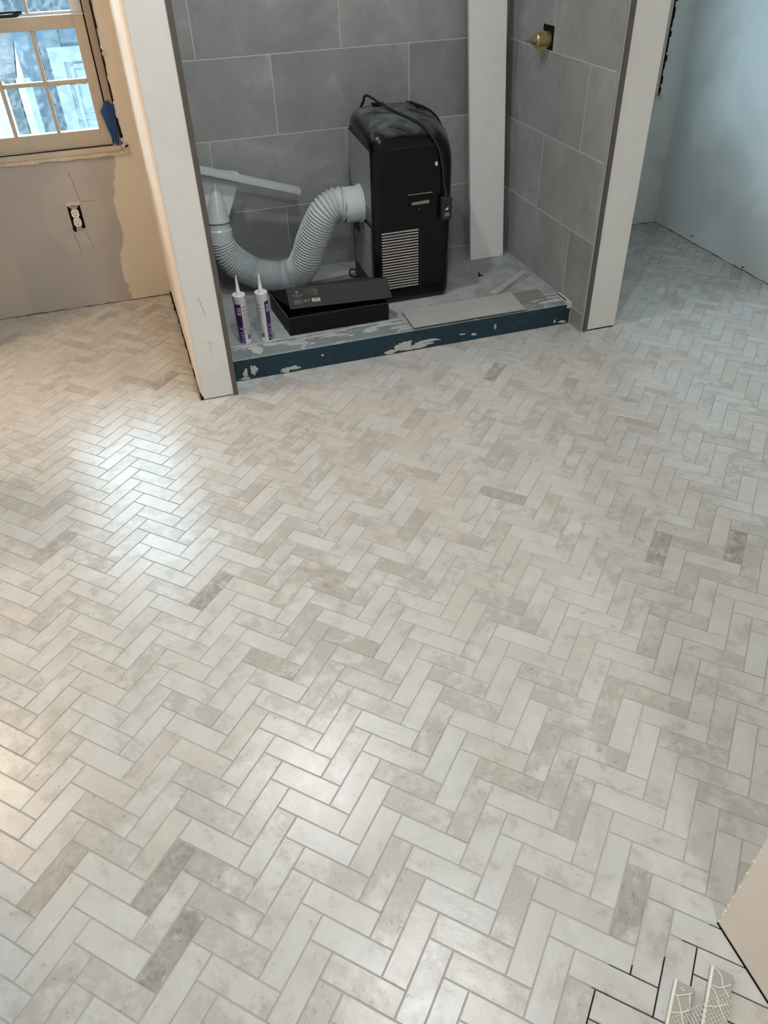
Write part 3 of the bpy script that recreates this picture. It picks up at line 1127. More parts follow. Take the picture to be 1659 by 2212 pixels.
# ------------------------------------------------------------------ right window (only its edge shows past the partition)
win2 = bpy.data.objects.new('window_2', None)
COL.objects.link(win2)
win2.location = (VX0, YB, VZ0)
WP['window_2'] = Vector((VX0, YB, VZ0))
struct(win2)
part('jamb', 'window_paint', win2, (VX1 - 0.035, VX1 - 0.008, 3.80, 3.95, VZ0, VZ1), bev=0.002)
part('jamb', 'window_paint', win2, (VX0, VX0 + 0.035, 3.81, 3.95, VZ0, VZ1))
part('stool', 'window_paint', win2, (VX0, VX1 + 0.012, 3.785, 3.95, VZ0 - 0.014, VZ0 + 0.004), bev=0.002)
ck = MB()
r = random.Random(31)
z = VZ0 + 0.004
while z < VZ1:
    h = r.uniform(0.01, 0.05)
    ck.box(VX1 - 0.009, VX1 - 0.009 + r.uniform(0.009, 0.020), 3.803, 3.83, z, z + h)
    z += h
ck.build('plaster_crack', 'crack', win2)
s2 = part('sash', 'window_paint', win2, (VX0 + 0.035, VX0 + 0.08, 3.85, 3.89, VZ0, VZ1), (VX1 - 0.08, VX1 - 0.035, 3.85, 3.89, VZ0, VZ1),
          (VX0 + 0.08, VX1 - 0.08, 3.85, 3.89, VZ0, VZ0 + 0.065), (VX0 + 0.08, VX1 - 0.08, 3.85, 3.89, 1.28, 1.33), (VX0 + 0.08, VX1 - 0.08, 3.85, 3.89, VZ1 - 0.05, VZ1))
for z0, z1 in ((VZ0 + 0.066, 1.279), (1.331, VZ1 - 0.051)):
    part('pane', 'glass', s2, (VX0 + 0.081, VX1 - 0.081, 3.868, 3.871, z0, z1))
for nm, y, z in (('drywall_screw', 3.453, 0.035), ('drywall_screw', 3.025, 0.019)):
    s = MB().lathe((XR, y, z), [(0.0005, -0.012), (0.004, -0.012), (0.004, -0.009), (0.0018, -0.008), (0.0018, 0.01)], 10, 'x').build(nm, 'black_plastic')
    tag(s, 'tiny black screw low in the bluish right wall, ' + ('the farther of two' if y > 3.2 else 'the nearer of two'), 'screw', 'wall screws')

for x0, x1, z0, z1 in ((WX0, WX1, WZ0, WZ1), (VX0, VX1, VZ0, VZ1)):
    pd = bpy.data.lights.new('window_portal', 'AREA')
    pd.shape = 'RECTANGLE'
    pd.size = x1 - x0
    pd.size_y = z1 - z0
    pd.cycles.is_portal = True
    po = bpy.data.objects.new('window_portal', pd)
    COL.objects.link(po)
    po.location = ((x0 + x1) / 2, 3.96, (z0 + z1) / 2)
    po.rotation_euler = (math.radians(-90), 0, 0)

# ------------------------------------------------------------------ outside the window
GZ = -1.3
ground = struct(MB().box(-40, 40, 4.3, 90, GZ - 0.2, GZ).build('ground_outside', 'grass'))
MB().box(-0.95, 6.0, 4.3, 9.5, GZ, GZ + 0.01).build('paving', 'asphalt', ground)
MB().prism([(-9, 30, GZ + 0.001), (20, 30, GZ + 0.001), (20, 36, GZ + 0.001), (-9, 34, GZ + 0.001)], (0, 0, 0.01)).build('road', 'asphalt', ground)
nb = thing('neighbouring_house', 'blue-grey boarded house with white window trim seen through the left window', 'house', (0.6, 6.55, GZ))
wb = MB()
x = -0.58
i = 0
while x < 2.6:
    MB().box(x, min(x + 0.148, 2.6), 6.52 + (0.004 if i % 2 else 0), 6.60, GZ, 1.16).build('siding_board', 'siding', nb)
    x += 0.152
    i += 1
MB().box(-0.58, 2.6, 6.60, 10.5, GZ, 1.16).build('wall', 'siding', nb)
MB().prism([(-0.75, 6.35, 1.16), (-0.75, 6.35, 1.21), (-0.75, 8.5, 1.75), (-0.75, 10.7, 1.21), (-0.75, 10.7, 1.16)], (3.5, 0, 0)).build('roof', 'roof_grey', nb)
MB().box(-0.76, 2.76, 6.33, 6.36, 1.10, 1.215).build('fascia', 'ext_white', nb)
MB().box(-0.575, -0.53, 6.40, 6.45, GZ, 0.60).build('porch_post', 'ext_white', nb)
hw = MB()
hw.box(-0.38, -0.29, 6.485, 6.53, -0.6, 0.76)
hw.box(-0.29, 0.46, 6.485, 6.53, 0.67, 0.76)
hw.box(0.46, 0.55, 6.485, 6.53, -0.6, 0.76)
hwo = hw.build('window_casing', 'ext_white', nb)
MB().box(-0.26, -0.235, 6.492, 6.53, -0.6, 0.64).build('window_stop', 'ext_white', hwo)
MB().box(-0.235, 0.46, 6.497, 6.53, 0.625, 0.655).build('window_stop', 'ext_white', hwo)
MB().box(-0.29, 0.46, 6.497, 6.53, 0.30, 0.335).build('meeting_rail', 'ext_white', hwo)
MB().box(-0.09, -0.07, 6.497, 6.53, 0.335, 0.625).build('muntin', 'ext_white', hwo)
MB().box(0.16, 0.18, 6.497, 6.53, 0.335, 0.625).build('muntin', 'ext_white', hwo)
MB().box(-0.29, 0.46, 6.505, 6.535, -0.6, 0.67).build('pane', 'ext_glass', hwo)
shed = thing('lean_to_roof', 'pale grey lean-to roof beside the blue-grey house outside the window', 'roof', (-1.3, 7.0, GZ))
MB().prism([(-2.2, 6.6, 0.36), (-0.63, 6.6, 0.58), (-0.63, 8.0, 0.98), (-2.2, 8.0, 0.98)], (0, 0, 0.04)).build('roof_sheet', 'roof_grey', shed)
for x in (-2.1, -0.75):
    MB().box(x - 0.04, x + 0.04, 7.2, 7.28, GZ, 0.62).build('post', 'ext_white', shed)

# ------------------------------------------------------------------ electrical outlet in the window wall
ox, oz = -0.2865, 0.424
out = thing('electrical_outlet', 'white duplex outlet without cover plate in an open black box', 'outlet', (ox, YB, oz))
fr = MB()
fr.box(ox - 0.030, ox - 0.0275, YB - 0.004, YB, oz - 0.05, oz + 0.05)
fr.box(ox + 0.0285, ox + 0.031, YB - 0.004, YB, oz - 0.052, oz + 0.05)
fr.box(ox - 0.030, ox + 0.031, YB - 0.003, YB, oz + 0.050, oz + 0.066)
fr.build('paper_edge', 'plaster_edge', out)
MB().box(ox - 0.0275, ox + 0.0285, YB - 0.0022, YB - 0.0005, oz - 0.052, oz + 0.050).build('junction_box', 'crack', out)
MB().prism([(ox - 0.034, YB - 0.0024, oz - 0.046), (ox - 0.005, YB - 0.0024, oz - 0.046), (ox - 0.012, YB - 0.0024, oz - 0.062), (ox - 0.022, YB - 0.0024, oz - 0.066)], (0, 0.0015, 0)).build('broken_corner', 'crack', out)
yk = MB()
yk.box(ox - 0.012, ox + 0.012, YB - 0.006, YB - 0.003, oz - 0.052, oz + 0.048)
yk.box(ox - 0.02, ox - 0.012, YB - 0.006, YB - 0.003, oz + 0.043, oz + 0.050)
yk.box(ox + 0.012, ox + 0.02, YB - 0.006, YB - 0.003, oz + 0.043, oz + 0.050)
yk.box(ox - 0.014, ox - 0.008, YB - 0.006, YB - 0.003, oz - 0.060, oz - 0.052)
yk.box(ox + 0.010, ox + 0.018, YB - 0.006, YB - 0.003, oz - 0.060, oz - 0.052)
yk.build('yoke', 'steel', out)
for s in (1, -1):
    cz = oz + 0.0195 * s - 0.002
    ring = []
    for i in range(24):
        a = 2 * math.pi * i / 24
        ring.append((ox + max(-0.0165, min(0.0165, 0.0195 * math.cos(a))), YB - 0.006, cz + max(-0.0175, min(0.0175, 0.019 * math.sin(a)))))
    fc = MB().prism(ring, (0, -0.006, 0)).build('receptacle', 'outlet_white', out)
    sl = MB()
    sl.box(ox - 0.0075, ox - 0.0055, YB - 0.0124, YB - 0.0118, cz + 0.000, cz + 0.009)
    sl.box(ox + 0.0055, ox + 0.0075, YB - 0.0124, YB - 0.0118, cz + 0.001, cz + 0.008)
    sl.lathe((ox, YB - 0.0122, cz - 0.008), [(0.0026, -0.0004), (0.0026, 0.0003)], 10, 'y')
    sl.build('slot', 'crack', fc)
MB().box(ox - 0.011, ox + 0.011, YB - 0.0105, YB - 0.005, oz - 0.008, oz + 0.006).build('bridge', 'outlet_white', out)
MB().lathe((ox, YB - 0.0108, oz - 0.001), [(0.0025, -0.0004), (0.0025, 0.0004)], 10, 'y').build('screw', 'brass_stem', out)

# ------------------------------------------------------------------ shower valve
vy, vz = 3.255, 1.049
va = thing('shower_valve', 'bare brass shower valve poking from a square hole in the tile', 'valve', (1.74, vy, vz))
MB().lathe((1.7405, vy, vz), [(0.029, 0.0), (0.029, -0.02), (0.031, -0.022), (0.031, -0.030), (0.028, -0.032), (0.028, -0.060), (0.024, -0.066), (0.015, -0.067)], 24, 'x').build('body', 'brass', va, 30)
MB().lathe((1.7405, vy, vz), [(0.016, -0.066), (0.016, -0.078), (0.011, -0.082), (0.006, -0.084)], 14, 'x').build('bonnet', 'brass_stem', va, 30)
MB().lathe((1.7405, vy, vz), [(0.0055, -0.083), (0.0055, -0.104), (0.0035, -0.106)], 10, 'x').build('stem', 'brass_stem', va, 30)
MB().obox((1.70, vy - 0.014, vz - 0.028), (1, 0, 0), (0, 1, 0), (0, 0, 1), 0.022, 0.007, 0.007).build('lug', 'brass', va)

# ------------------------------------------------------------------ portable air conditioner
ac = thing('portable_air_conditioner', 'glossy black portable air conditioner standing in the shower', 'air conditioner', (1.11, 3.27, PAN))
TAB = ((3.095, 0.930, 1.238, 0.766), (3.099, 0.921, 1.250, 0.783), (3.112, 0.916, 1.264, 0.800), (3.15, 0.915, 1.284, 0.818), (3.22, 0.915, 1.300, 0.838),
       (3.31, 0.915, 1.305, 0.852), (3.385, 0.916, 1.300, 0.850), (3.425, 0.922, 1.288, 0.840), (3.44, 0.936, 1.27, 0.822))


def ac_tab(y):
    for a, b in zip(TAB[:-1], TAB[1:]):
        if a[0] <= y <= b[0]:
            t = (y - a[0]) / (b[0] - a[0])
            return [a[i] + (b[i] - a[i]) * t for i in (1, 2, 3)]


def ac_sec(y, tab=None, zb=0.118):
    xl, xr, zt = tab or ac_tab(y)
    rl, ra, rb = 0.06, 0.155, 0.15
    ring = [(xl, y, zb), (xl, y, 0.45)]
    for i in range(7):
        a = math.pi - (math.pi / 2) * i / 6
        ring.append((xl + rl + rl * math.cos(a), y, zt - 0.006 - rl + rl * math.sin(a)))
    ring.append((xl + 0.12, y, zt))
    for i in range(9):
        a = math.pi / 2 * (1 - i / 8)
        ring.append((xr - ra + ra * math.cos(a), y, zt - 0.004 - rb + rb * math.sin(a)))
    ring += [(xr, y, 0.45), (xr - 0.008, y, zb)]
    return ring


MB().loft([ac_sec(t[0], t[1:]) for t in TAB]).build('body', 'ac_gloss', ac, 30)
MB().loft([[(p[0] + (0.006 if p[0] < 1.1 else -0.004), y, z) for p in ac_sec(y)[:1] + ac_sec(y)[-1:] for z in ((0.100, 0.120) if p[0] < 1.1 else (0.120, 0.100))] for y in (3.102, 3.2, 3.3, 3.43)]).build('base', 'black_plastic', ac)
# side panel carrying the grilles
MB().prism([(0.9135, 3.112, 0.125), (0.9135, 3.112, 0.742), (0.9135, 3.40, 0.775), (0.9135, 3.418, 0.76), (0.9135, 3.418, 0.125)], (0.004, 0, 0)).build('side_panel', 'ac_grey', ac)
smesh = None
for i in range(19):
    zc = 0.752 - 0.0118 * i
    if smesh is None:
        s = MB().box(-0.0009, 0.0009, -0.148, 0.148, -0.0029, 0.0029).build('grille_slat', 'ac_slat', None)
        smesh = s.data
        bpy.data.objects.remove(s, do_unlink=True)
    shared('grille_slat', smesh, (0.9125, 3.263, zc - 0.012), ac, (math.radians(4.5 + 0.12 * i), 0, 0))
m1 = m2 = None
for i in range(20):
    zc = 0.425 - 0.0118 * i
    wide = zc < 0.345
    y0, y1 = 3.135, 3.395 if wide else 3.305
    key = 'w' if wide else 'n'
    if wide and m1 is None:
        s = MB().box(-0.0009, 0.0009, -(y1 - y0) / 2, (y1 - y0) / 2, -0.0029, 0.0029).build('grille_slat', 'ac_slat', None)
        m1 = s.data
        bpy.data.objects.remove(s, do_unlink=True)
    if not wide and m2 is None:
        s = MB().box(-0.0009, 0.0009, -(y1 - y0) / 2, (y1 - y0) / 2, -0.0029, 0.0029).build('grille_slat', 'ac_slat', None)
        m2 = s.data
        bpy.data.objects.remove(s, do_unlink=True)
    shared('grille_slat', m1 if wide else m2, (0.9125, (y0 + y1) / 2, zc), ac, (math.radians(3), 0, 0))
MB().box(0.9115, 0.9138, 3.122, 3.30, 0.448, 0.515).build('rating_label', 'ac_label', ac)
MB().box(0.9105, 0.9118, 3.275, 3.292, 0.455, 0.505).build('warning_sticker', 'ac_slat', ac)
# raised front plate
bevel(MB().prism([(0.950, 3.0955, 0.128), (0.948, 3.0955, 0.50), (0.958, 3.0955, 0.66), (0.970, 3.0955, 0.725), (0.985, 3.0955, 0.742), (1.185, 3.0955, 0.745), (1.205, 3.0955, 0.730),
                  (1.220, 3.0955, 0.60), (1.226, 3.0955, 0.128)], (0, -0.0022, 0)).build('front_plate', 'ac_gloss', ac), 0.0012, 2)
# front grille
MB().box(0.946, 1.114, 3.0922, 3.096, 0.162, 0.418).build('grille_shade_panel', 'crack', ac)  # black panel on the face; shade behind the slats is its colour
s = MB().box(-0.083, 0.083, -0.003, 0.003, -0.0030, 0.0030).build('grille_slat', 'ac_slat_front', None)
fm = s.data
bpy.data.objects.remove(s, do_unlink=True)
for i in range(21):
    bevel(shared('grille_slat', fm, (1.030, 3.0902, 0.412 - 0.0121 * i), ac, (math.radians(25), 0, 0)), 0.0015, 1)
# handle recess as a raised black panel, its shade in the colour
hd = MB().box(1.070, 1.174, 3.0922, 3.0965, 0.512, 0.559).build('handle', 'crack', ac)
MB().box(1.068, 1.176, 3.0895, 3.096, 0.5575, 0.5595).build('handle_highlight', 'chrome', hd)  # bright bar on the top edge, a highlight put into the colour
MB().prism([(1.083, 3.0895, 0.516), (1.163, 3.0895, 0.516), (1.160, 3.0928, 0.533), (1.086, 3.0928, 0.529)], (0, 0.002, 0)).build('handle_grip', 'ac_label', hd)
MB().box(1.124, 1.1252, 3.0926, 3.0958, 0.130, 0.405).build('seam', 'ac_grey', ac)
MB().lathe((1.118, 3.0930, 0.497), [(0.002, -0.001), (0.002, 0.001)], 8, 'y').build('screw', 'chrome', ac)
# ridges over the shoulder
for y in (3.30, 3.325, 3.35, 3.375, 3.40):
    sec = ac_sec(y)[11:19]
    MB().tube([(p[0] - 0.001, p[1], p[2] + 0.002) for p in sec], 0.0062, 8).build('louvre', 'ac_gloss', ac, True)
MB().prism([(1.012, 3.40, 0.8515), (1.060, 3.385, 0.852), (1.050, 3.32, 0.8525), (1.000, 3.33, 0.850)], (0, 0, 0.0016)).build('display', 'crack', ac)
# power cord and plug
MB().tube(catmull([(0.975, 3.425, 0.835), (0.981, 3.40, 0.862), (0.982, 3.39, 0.879), (0.989, 3.37, 0.886), (1.003, 3.34, 0.880), (1.021, 3.29, 0.868), (1.066, 3.22, 0.846), (1.104, 3.17, 0.831),
                   (1.135, 3.125, 0.815), (1.165, 3.098, 0.783), (1.198, 3.085, 0.725), (1.214, 3.083, 0.662), (1.222, 3.082, 0.60), (1.227, 3.08, 0.545)], 5), 0.0052, 8).build('power_cord', 'black_plastic', ac, True)
pg = MB().lathe((1.228, 3.074, 0.54), [(0.005, 0.03), (0.008, 0.0), (0.006, -0.002)], 10).build('strain_relief', 'black_plastic', ac, True)
pb = bevel(MB().box(1.206, 1.254, 3.060, 3.090, 0.444, 0.540).build('plug', 'black_plastic', ac), 0.008, 3)
MB().box(1.220, 1.240, 3.0588, 3.0602, 0.462, 0.478).build('test_button', 'ac_label', pb)
MB().prism([(1.221, 3.0592, 0.489), (1.234, 3.0592, 0.489), (1.236, 3.0592, 0.500), (1.226, 3.0592, 0.494)], (0, 0.001, 0)).build('indicator', 'sticker', pb)
MB().prism([(x, 3.0922, z) for x, z in blob(1.192, 0.668, 0.006, 0.008, 5, 12, 0.25)], (0, 0.0015, 0)).build('tag_dot', 'sticker', ac)  # small white sticker dot on the front
for x, y in ((0.94, 3.42), (1.27, 3.40), (0.94, 3.13), (1.22, 3.13)):
    wh = MB().lathe((x, y, PAN + 0.0128), [(0.0125, -0.009), (0.0125, 0.009)], 12, 'x').build('caster', 'black_plastic', ac)
MB().tube(catmull([(0.935, 3.45, 0.125), (0.905, 3.47, 0.128), (0.895, 3.46, 0.110), (0.91, 3.44, 0.102), (0.93, 3.43, 0.104)], 5), 0.004, 6).build('drain_loop', 'black_plastic', ac, True)

# ------------------------------------------------------------------ exhaust hose with window nozzle
hs = thing('exhaust_hose', 'pale grey corrugated exhaust hose curving from the black air conditioner', 'hose', (0.55, 3.39, PAN))
PATH = catmull([(0.842, 3.268, 0.497), (0.800, 3.268, 0.502), (0.757, 3.272, 0.478), (0.722, 3.285, 0.420), (0.690, 3.305, 0.348), (0.665, 3.33, 0.268), (0.632, 3.375, 0.197), (0.575, 3.405, 0.170),
                (0.505, 3.43, 0.172), (0.435, 3.455, 0.190), (0.372, 3.468, 0.230), (0.330, 3.475, 0.285), (0.312, 3.478, 0.345)], 40)
L = [0.0]
for a, b in zip(PATH[:-1], PATH[1:]):
    L.append(L[-1] + (b - a).length)
NR = 72
pts, rad = [], []
K = NR * 6
j = 0
for i in range(K + 1):
    d = L[-1] * i / K
    while j < len(L) - 2 and L[j + 1] < d:
        j += 1
    t = (d - L[j]) / max(1e-9, L[j + 1] - L[j])
    pts.append(PATH[j].lerp(PATH[j + 1], t))
    s = i / K
    base = 0.0715 - max(0, (s - 0.86) / 0.14) * 0.014
    rad.append(base * (1 - 0.125 * (0.5 + 0.5 * math.cos(2 * math.pi * i / 6)) ** 0.7))
MB().tube(pts, rad, 28).build('corrugated_tube', 'hose', hs, True)
MB().lathe((0.918, 3.268, 0.495), [(0.079, -0.007), (0.079, -0.015), (0.0735, -0.019), (0.0735, -0.085), (0.070, -0.086)], 32, 'x', cap=False).build('collar', 'hose2', hs, 30)
# reducer under the nozzle
ax = Vector((0.004, 0.012, 0.12)).normalized()


def ringp(c, r, seg=28, sx=1.0, sy=1.0):
    u = Vector((1, 0, -ax.x / ax.z)).normalized()
    v = ax.cross(u).normalized()
    return [Vector(c) + u * (r * sx * math.cos(2 * math.pi * i / seg)) + v * (r * sy * math.sin(2 * math.pi * i / seg)) for i in range(seg)]


nc = Vector((0.311, 3.480, 0.335))
MB().loft([ringp(nc, 0.0585), ringp(nc + ax * 0.055, 0.0585), ringp(nc + ax * 0.062, 0.0535), ringp(nc + ax * 0.085, 0.053)]).build('reducer', 'hose2', hs, 30)
nz = MB()
top = nc + ax * 0.285 + Vector((0.012, 0.02, 0))
prof = []
for i in range(13):
    t = i / 12
    prof.append(ringp(nc + ax * (0.088 + 0.19 * t) + Vector((0.010 * t, 0.012 * t, 0)), 0.052 * (1 - t) ** 0.75 + 0.003, 28, 1.0, 1.0))
nz.loft(prof)
# flat fan behind the cone
b0 = nc + ax * 0.10 + Vector((0, 0.012, 0))
b1 = nc + ax * 0.28 + Vector((0.013, 0.014, 0))
nz.prism([b0 + Vector((-0.05, -0.018, 0)), b0 + Vector((0.05, -0.018, 0)), b1 + Vector((0.100, -0.020, -0.035)), b1 + Vector((0.108, -0.020, -0.012)), b1 + Vector((0.102, -0.020, -0.004)),
          b1 + Vector((-0.100, -0.020, 0.03)), b1 + Vector((-0.104, -0.020, 0.01))], (0, 0.045, 0))
bevel(nz.build('window_nozzle', 'hose2', hs, 40), 0.006, 2, 50)
MB().loft([ringp(nc + ax * 0.0845, 0.0545), ringp(nc + ax * 0.088, 0.0545)]).build('joint_ring', 'ac_label', hs)
# slider bar of the window kit lying across the nozzle
sbar = MB()
a = Vector((0.232, 3.475, 0.663))
b = Vector((0.698, 3.515, 0.503))
dirv = (b - a).normalized()
nrm = Vector((0, 1, 0))
upv = dirv.cross(nrm).normalized()
if upv.z < 0:
    upv = -upv
sbar.obox((a + b) / 2, dirv, nrm, upv, (b - a).length / 2, 0.03, 0.010)
bo = bevel(sbar.build('slider_bar', 'hose2', hs), 0.001, 1)
q = b - dirv * 0.018 + upv * 0.0102 - nrm * 0.015
MB().obox(q, dirv, nrm, upv, 0.0025, 0.003, 0.0004).build('screw_hole', 'crack', bo)

# ------------------------------------------------------------------ leaning quartz slab
sl = MB()
a0, a1 = Vector((1.515, 3.436, PAN + 0.001)), Vector((1.690, 3.436, PAN + 0.001))
lean = Vector((-0.012, 0.163, 1.50)).normalized()
nn = Vector((0, 1, -0.163 / 1.5)).normalized() * 0.02
tp = lean * 1.52
pts = [a0, a1, a1 + tp, a0 + tp]
o = sl.prism(pts, nn).build('quartz_slab', 'stone', None, origin=a0)
tag(bevel(o, 0.001, 1), 'tall pale grey stone slab leaning in the shower corner', 'slab')

# ------------------------------------------------------------------ caulk tubes


def caulk(x, y, tilt, band, lines, label):
    c = thing('caulk_tube', label, 'caulk tube', (x, y, PAN + 0.0006), 'caulk tubes standing on the shower curb')
    R = 0.0262
    z0 = PAN + 0.0006
    MB().lathe((x, y, z0), [(R - 0.002, 0.0), (R, 0.001), (R, 0.199), (R + 0.0006, 0.200), (R + 0.0006, 0.208), (R - 0.002, 0.210), (R - 0.005, 0.2065), (0.011, 0.2065)], 32).build('tube', 'white_plastic', c, 35)
    MB().lathe((x, y, z0), [(0.0115, 0.206), (0.0105, 0.214), (0.0088, 0.217), (0.0030, 0.283), (0.0018, 0.284)], 20).build('nozzle', 'white_plastic', c, 35)
    th0 = math.atan2(-y, -x)

    def P(th, z, e=0.0004):
        a = th0 + math.radians(th)
        return (x + (R + e) * math.cos(a), y + (R + e) * math.sin(a), z0 + z)

    def patch(name, mat, t0, t1, za, zb, e, par):
        n = 8
        b = MB()
        r0 = [P(t0 + (t1 - t0) * i / n, za, e) for i in range(n + 1)]
        r1 = [P(t0 + (t1 - t0) * i / n, zb, e) for i in range(n + 1)]
        b.loft([r0, r1], closed=False)
        return b.build(name, mat, par, True, fix=False)
    lb = patch('label', 'purple', band[0], band[1], 0.006, 0.176, 0.0004, c)
    mid = (band[0] + band[1]) / 2
    deg = 180 / math.pi / R

    # lettering runs up the tube, tops of the letters to the left
    def up(t0, zs):
        return lambda tx, ty: P(t0 - ty * deg, zs + tx, 0.0008)
    text_mesh('CAULK', 0.0215, 'label_text', 'lettering', up(band[1] - 6, 0.010), lb)
    text_mesh('850', 0.0215, 'label_text', 'lettering', up(band[1] - 6, 0.130), lb)
    r = random.Random(int(x * 1000))
    b = MB()
    nl = 24
    for i in range(nl):
        z = 0.045 + 0.095 * i / nl
        ta = lines[0] + r.uniform(0, 4)
        tb = lines[1] - r.uniform(0, (lines[1] - lines[0]) * 0.3)
        n = 5
        b.loft([[P(ta + (tb - ta) * k / n, z, 0.0005) for k in range(n + 1)], [P(ta + (tb - ta) * k / n, z + 0.0014, 0.0005) for k in range(n + 1)]], closed=False)
    b.build('small_print', 'grey_text', c, fix=False)
    b = MB()
    for i in range(7):
        ta = lines[0] + (lines[1] - lines[0]) * (0.35 + 0.09 * i)
        b.loft([[P(ta, 0.022, 0.0005), P(ta + (4 if i % 2 else 2.5), 0.022, 0.0005)], [P(ta, 0.042, 0.0005), P(ta + (4 if i % 2 else 2.5), 0.042, 0.0005)]], closed=False)
    b.build('barcode', 'dark_text', c, fix=False)
    for z in (0.146, 0.160):
        patch('print_line', 'dark_text', lines[0] + 3, lines[1] - 8, z, z + 0.003, 0.0005, c)
    return c


caulk(0.300, 2.958, 0, (-56, 2), (9, 62), 'white caulk tube nearest the left partition, purple label at its left')
caulk(0.389, 2.951, 0, (16, 66), (-66, -12), 'white caulk tube beside the black box, purple label at its right')

# ------------------------------------------------------------------ black carton with its lid ajar
bx = thing('black_carton', 'flat black cardboard box with its lid ajar beside the caulk tubes', 'box', (0.705, 3.09, PAN))
X0, X1, Y0, Y1, Z0, Z1, T = 0.487, 0.925, 2.944, 3.238, PAN + 0.001, 0.172, 0.004
part('bottom', 'carton', bx, (X0, X1, Y0, Y1, Z0, Z0 + T))
part('front_panel', 'carton', bx, (X0, X1, Y0, Y0 + T, Z0 + T, Z1))
part('back_panel', 'carton', bx, (X0, X1, Y1 - T, Y1, Z0 + T, Z1))
part('side_panel', 'carton', bx, (X0, X0 + T, Y0 + T, Y1 - T, Z0 + T, Z1))
part('side_panel', 'carton', bx, (X1 - T, X1, Y0 + T, Y1 - T, Z0 + T, Z1))
part('cut_edge', 'carton_edge', bx, (X0, X1, Y0, Y0 + T, Z1, Z1 + 0.0012), (X0, X0 + T, Y0 + T, Y1 - T, Z1, Z1 + 0.0008))
part('wrapped_contents', 'black_plastic', bx, (X0 + 0.03, X1 - 0.03, Y0 + 0.06, Y1 - 0.02, Z0 + T, Z1 - 0.02), bev=0.01)
hl, hr = Vector((X0 + 0.002, Y1, Z1 + 0.003)), Vector((X1 - 0.002, Y1, Z1 + 0.003))
fl, frr = Vector((X0 + 0.008, 2.960, 0.292)), Vector((X1 + 0.004, 2.960, 0.270))
bl_, br_ = Vector((X0 + 0.010, 2.930, 0.219)), Vector((X1 + 0.012, 2.930, 0.200))
MB().prism([hl, hr, frr, fl], (0, 0.0015, 0.0035)).build('lid', 'carton_lit', bx)
flap = MB().prism([fl, frr, br_, bl_], (0, 0.0032, -0.0012)).build('lid_flap', 'carton_lit', bx)
for s, h, fo, bo_ in ((1, hl, fl, bl_), (-1, hr, frr, br_)):
    k = Vector((0.004 * s, 0.004, 0))
    MB().prism([h + k, fo + k + Vector((0, 0.004, -0.002)), bo_ + k + Vector((0, 0.006, 0.006)), h + k + Vector((0, -0.05, -0.006))], (0.003 * s, 0, 0)).build('lid_side', 'carton', bx)
# print on the flap
fu = (frr - fl).normalized()
fv = (fl - bl_).normalized()
fn = fu.cross(fv).normalized()
if fn.y > 0:
    fn = -fn


def FP(u, v, e=0.0006):
    return bl_ + fu * u + fv * v + fn * e


def frect(b, u0, u1, v0, v1, e=0.0006):
    b.add([FP(u0, v0, e), FP(u1, v0, e), FP(u1, v1, e), FP(u0, v1, e)], [(0, 1, 2, 3)])


text_mesh('SIGNATURE', 0.0085, 'carton_text', 'lettering', lambda tx, ty: FP(0.019 + tx, 0.050 + ty), flap)
b = MB()
frect(b, 0.029, 0.053, 0.0455, 0.0472)
b.build('small_print', 'carton_text', flap, fix=False)
b = MB()
ring = [FP(0.040 + 0.0052 * math.cos(i * math.pi / 10), 0.0645 + 0.0052 * math.sin(i * math.pi / 10)) for i in range(20)]
b.add(ring, [tuple(range(20))])
b.build('emblem', 'carton_text', flap, fix=False)
b = MB()
for i, (w_, v_) in enumerate(((0.055, 0.070), (0.018, 0.0672), (0.012, 0.0645), (0.058, 0.0605), (0.016, 0.0578), (0.045, 0.0515), (0.014, 0.0488))):
    frect(b, 0.126 - w_, 0.126, v_, v_ + 0.0011)
for i in range(6):
    frect(b, 0.020, 0.058 - (0.015 if i == 5 else 0), 0.032 - i * 0.0030, 0.0330 - i * 0.0030)
for i in range(3):
    frect(b, 0.079, 0.092 - 0.003 * i, 0.031 - i * 0.004, 0.0328 - i * 0.004)
b.build('small_print', 'carton_text', flap, fix=False)
b = MB()
ring = [FP(0.069 + 0.0045 * math.cos(i * math.pi / 8), 0.027 + 0.0045 * math.sin(i * math.pi / 8)) for i in range(16)]
b.add(ring, [tuple(range(16))])
b.build('recycling_mark', 'carton_text', flap, fix=False)
b = MB()
frect(b, 0.0975, 0.1315, 0.0215, 0.0345, 0.0008)
stk = b.build('barcode_sticker', 'sticker', flap, fix=False)
b = MB()
r = random.Random(2)
u = 0.101
while u < 0.128:
    d = r.choice((0.0006, 0.0010, 0.0015))
    frect(b, u, u + d, 0.0238, 0.0335, 0.0012)
    u += d + r.choice((0.0006, 0.0010))
b.build('barcode', 'dark_text', stk, fix=False)

for ch in bx.children_recursive:          # the box has been knocked slightly out of square
    oz_ = wpos(ch) if ch.parent else Vector()
    for v in ch.data.vertices:
        wy = v.co.y + oz_.y
        if wy > Y0:
            v.co.x -= (wy - Y0) * 0.08

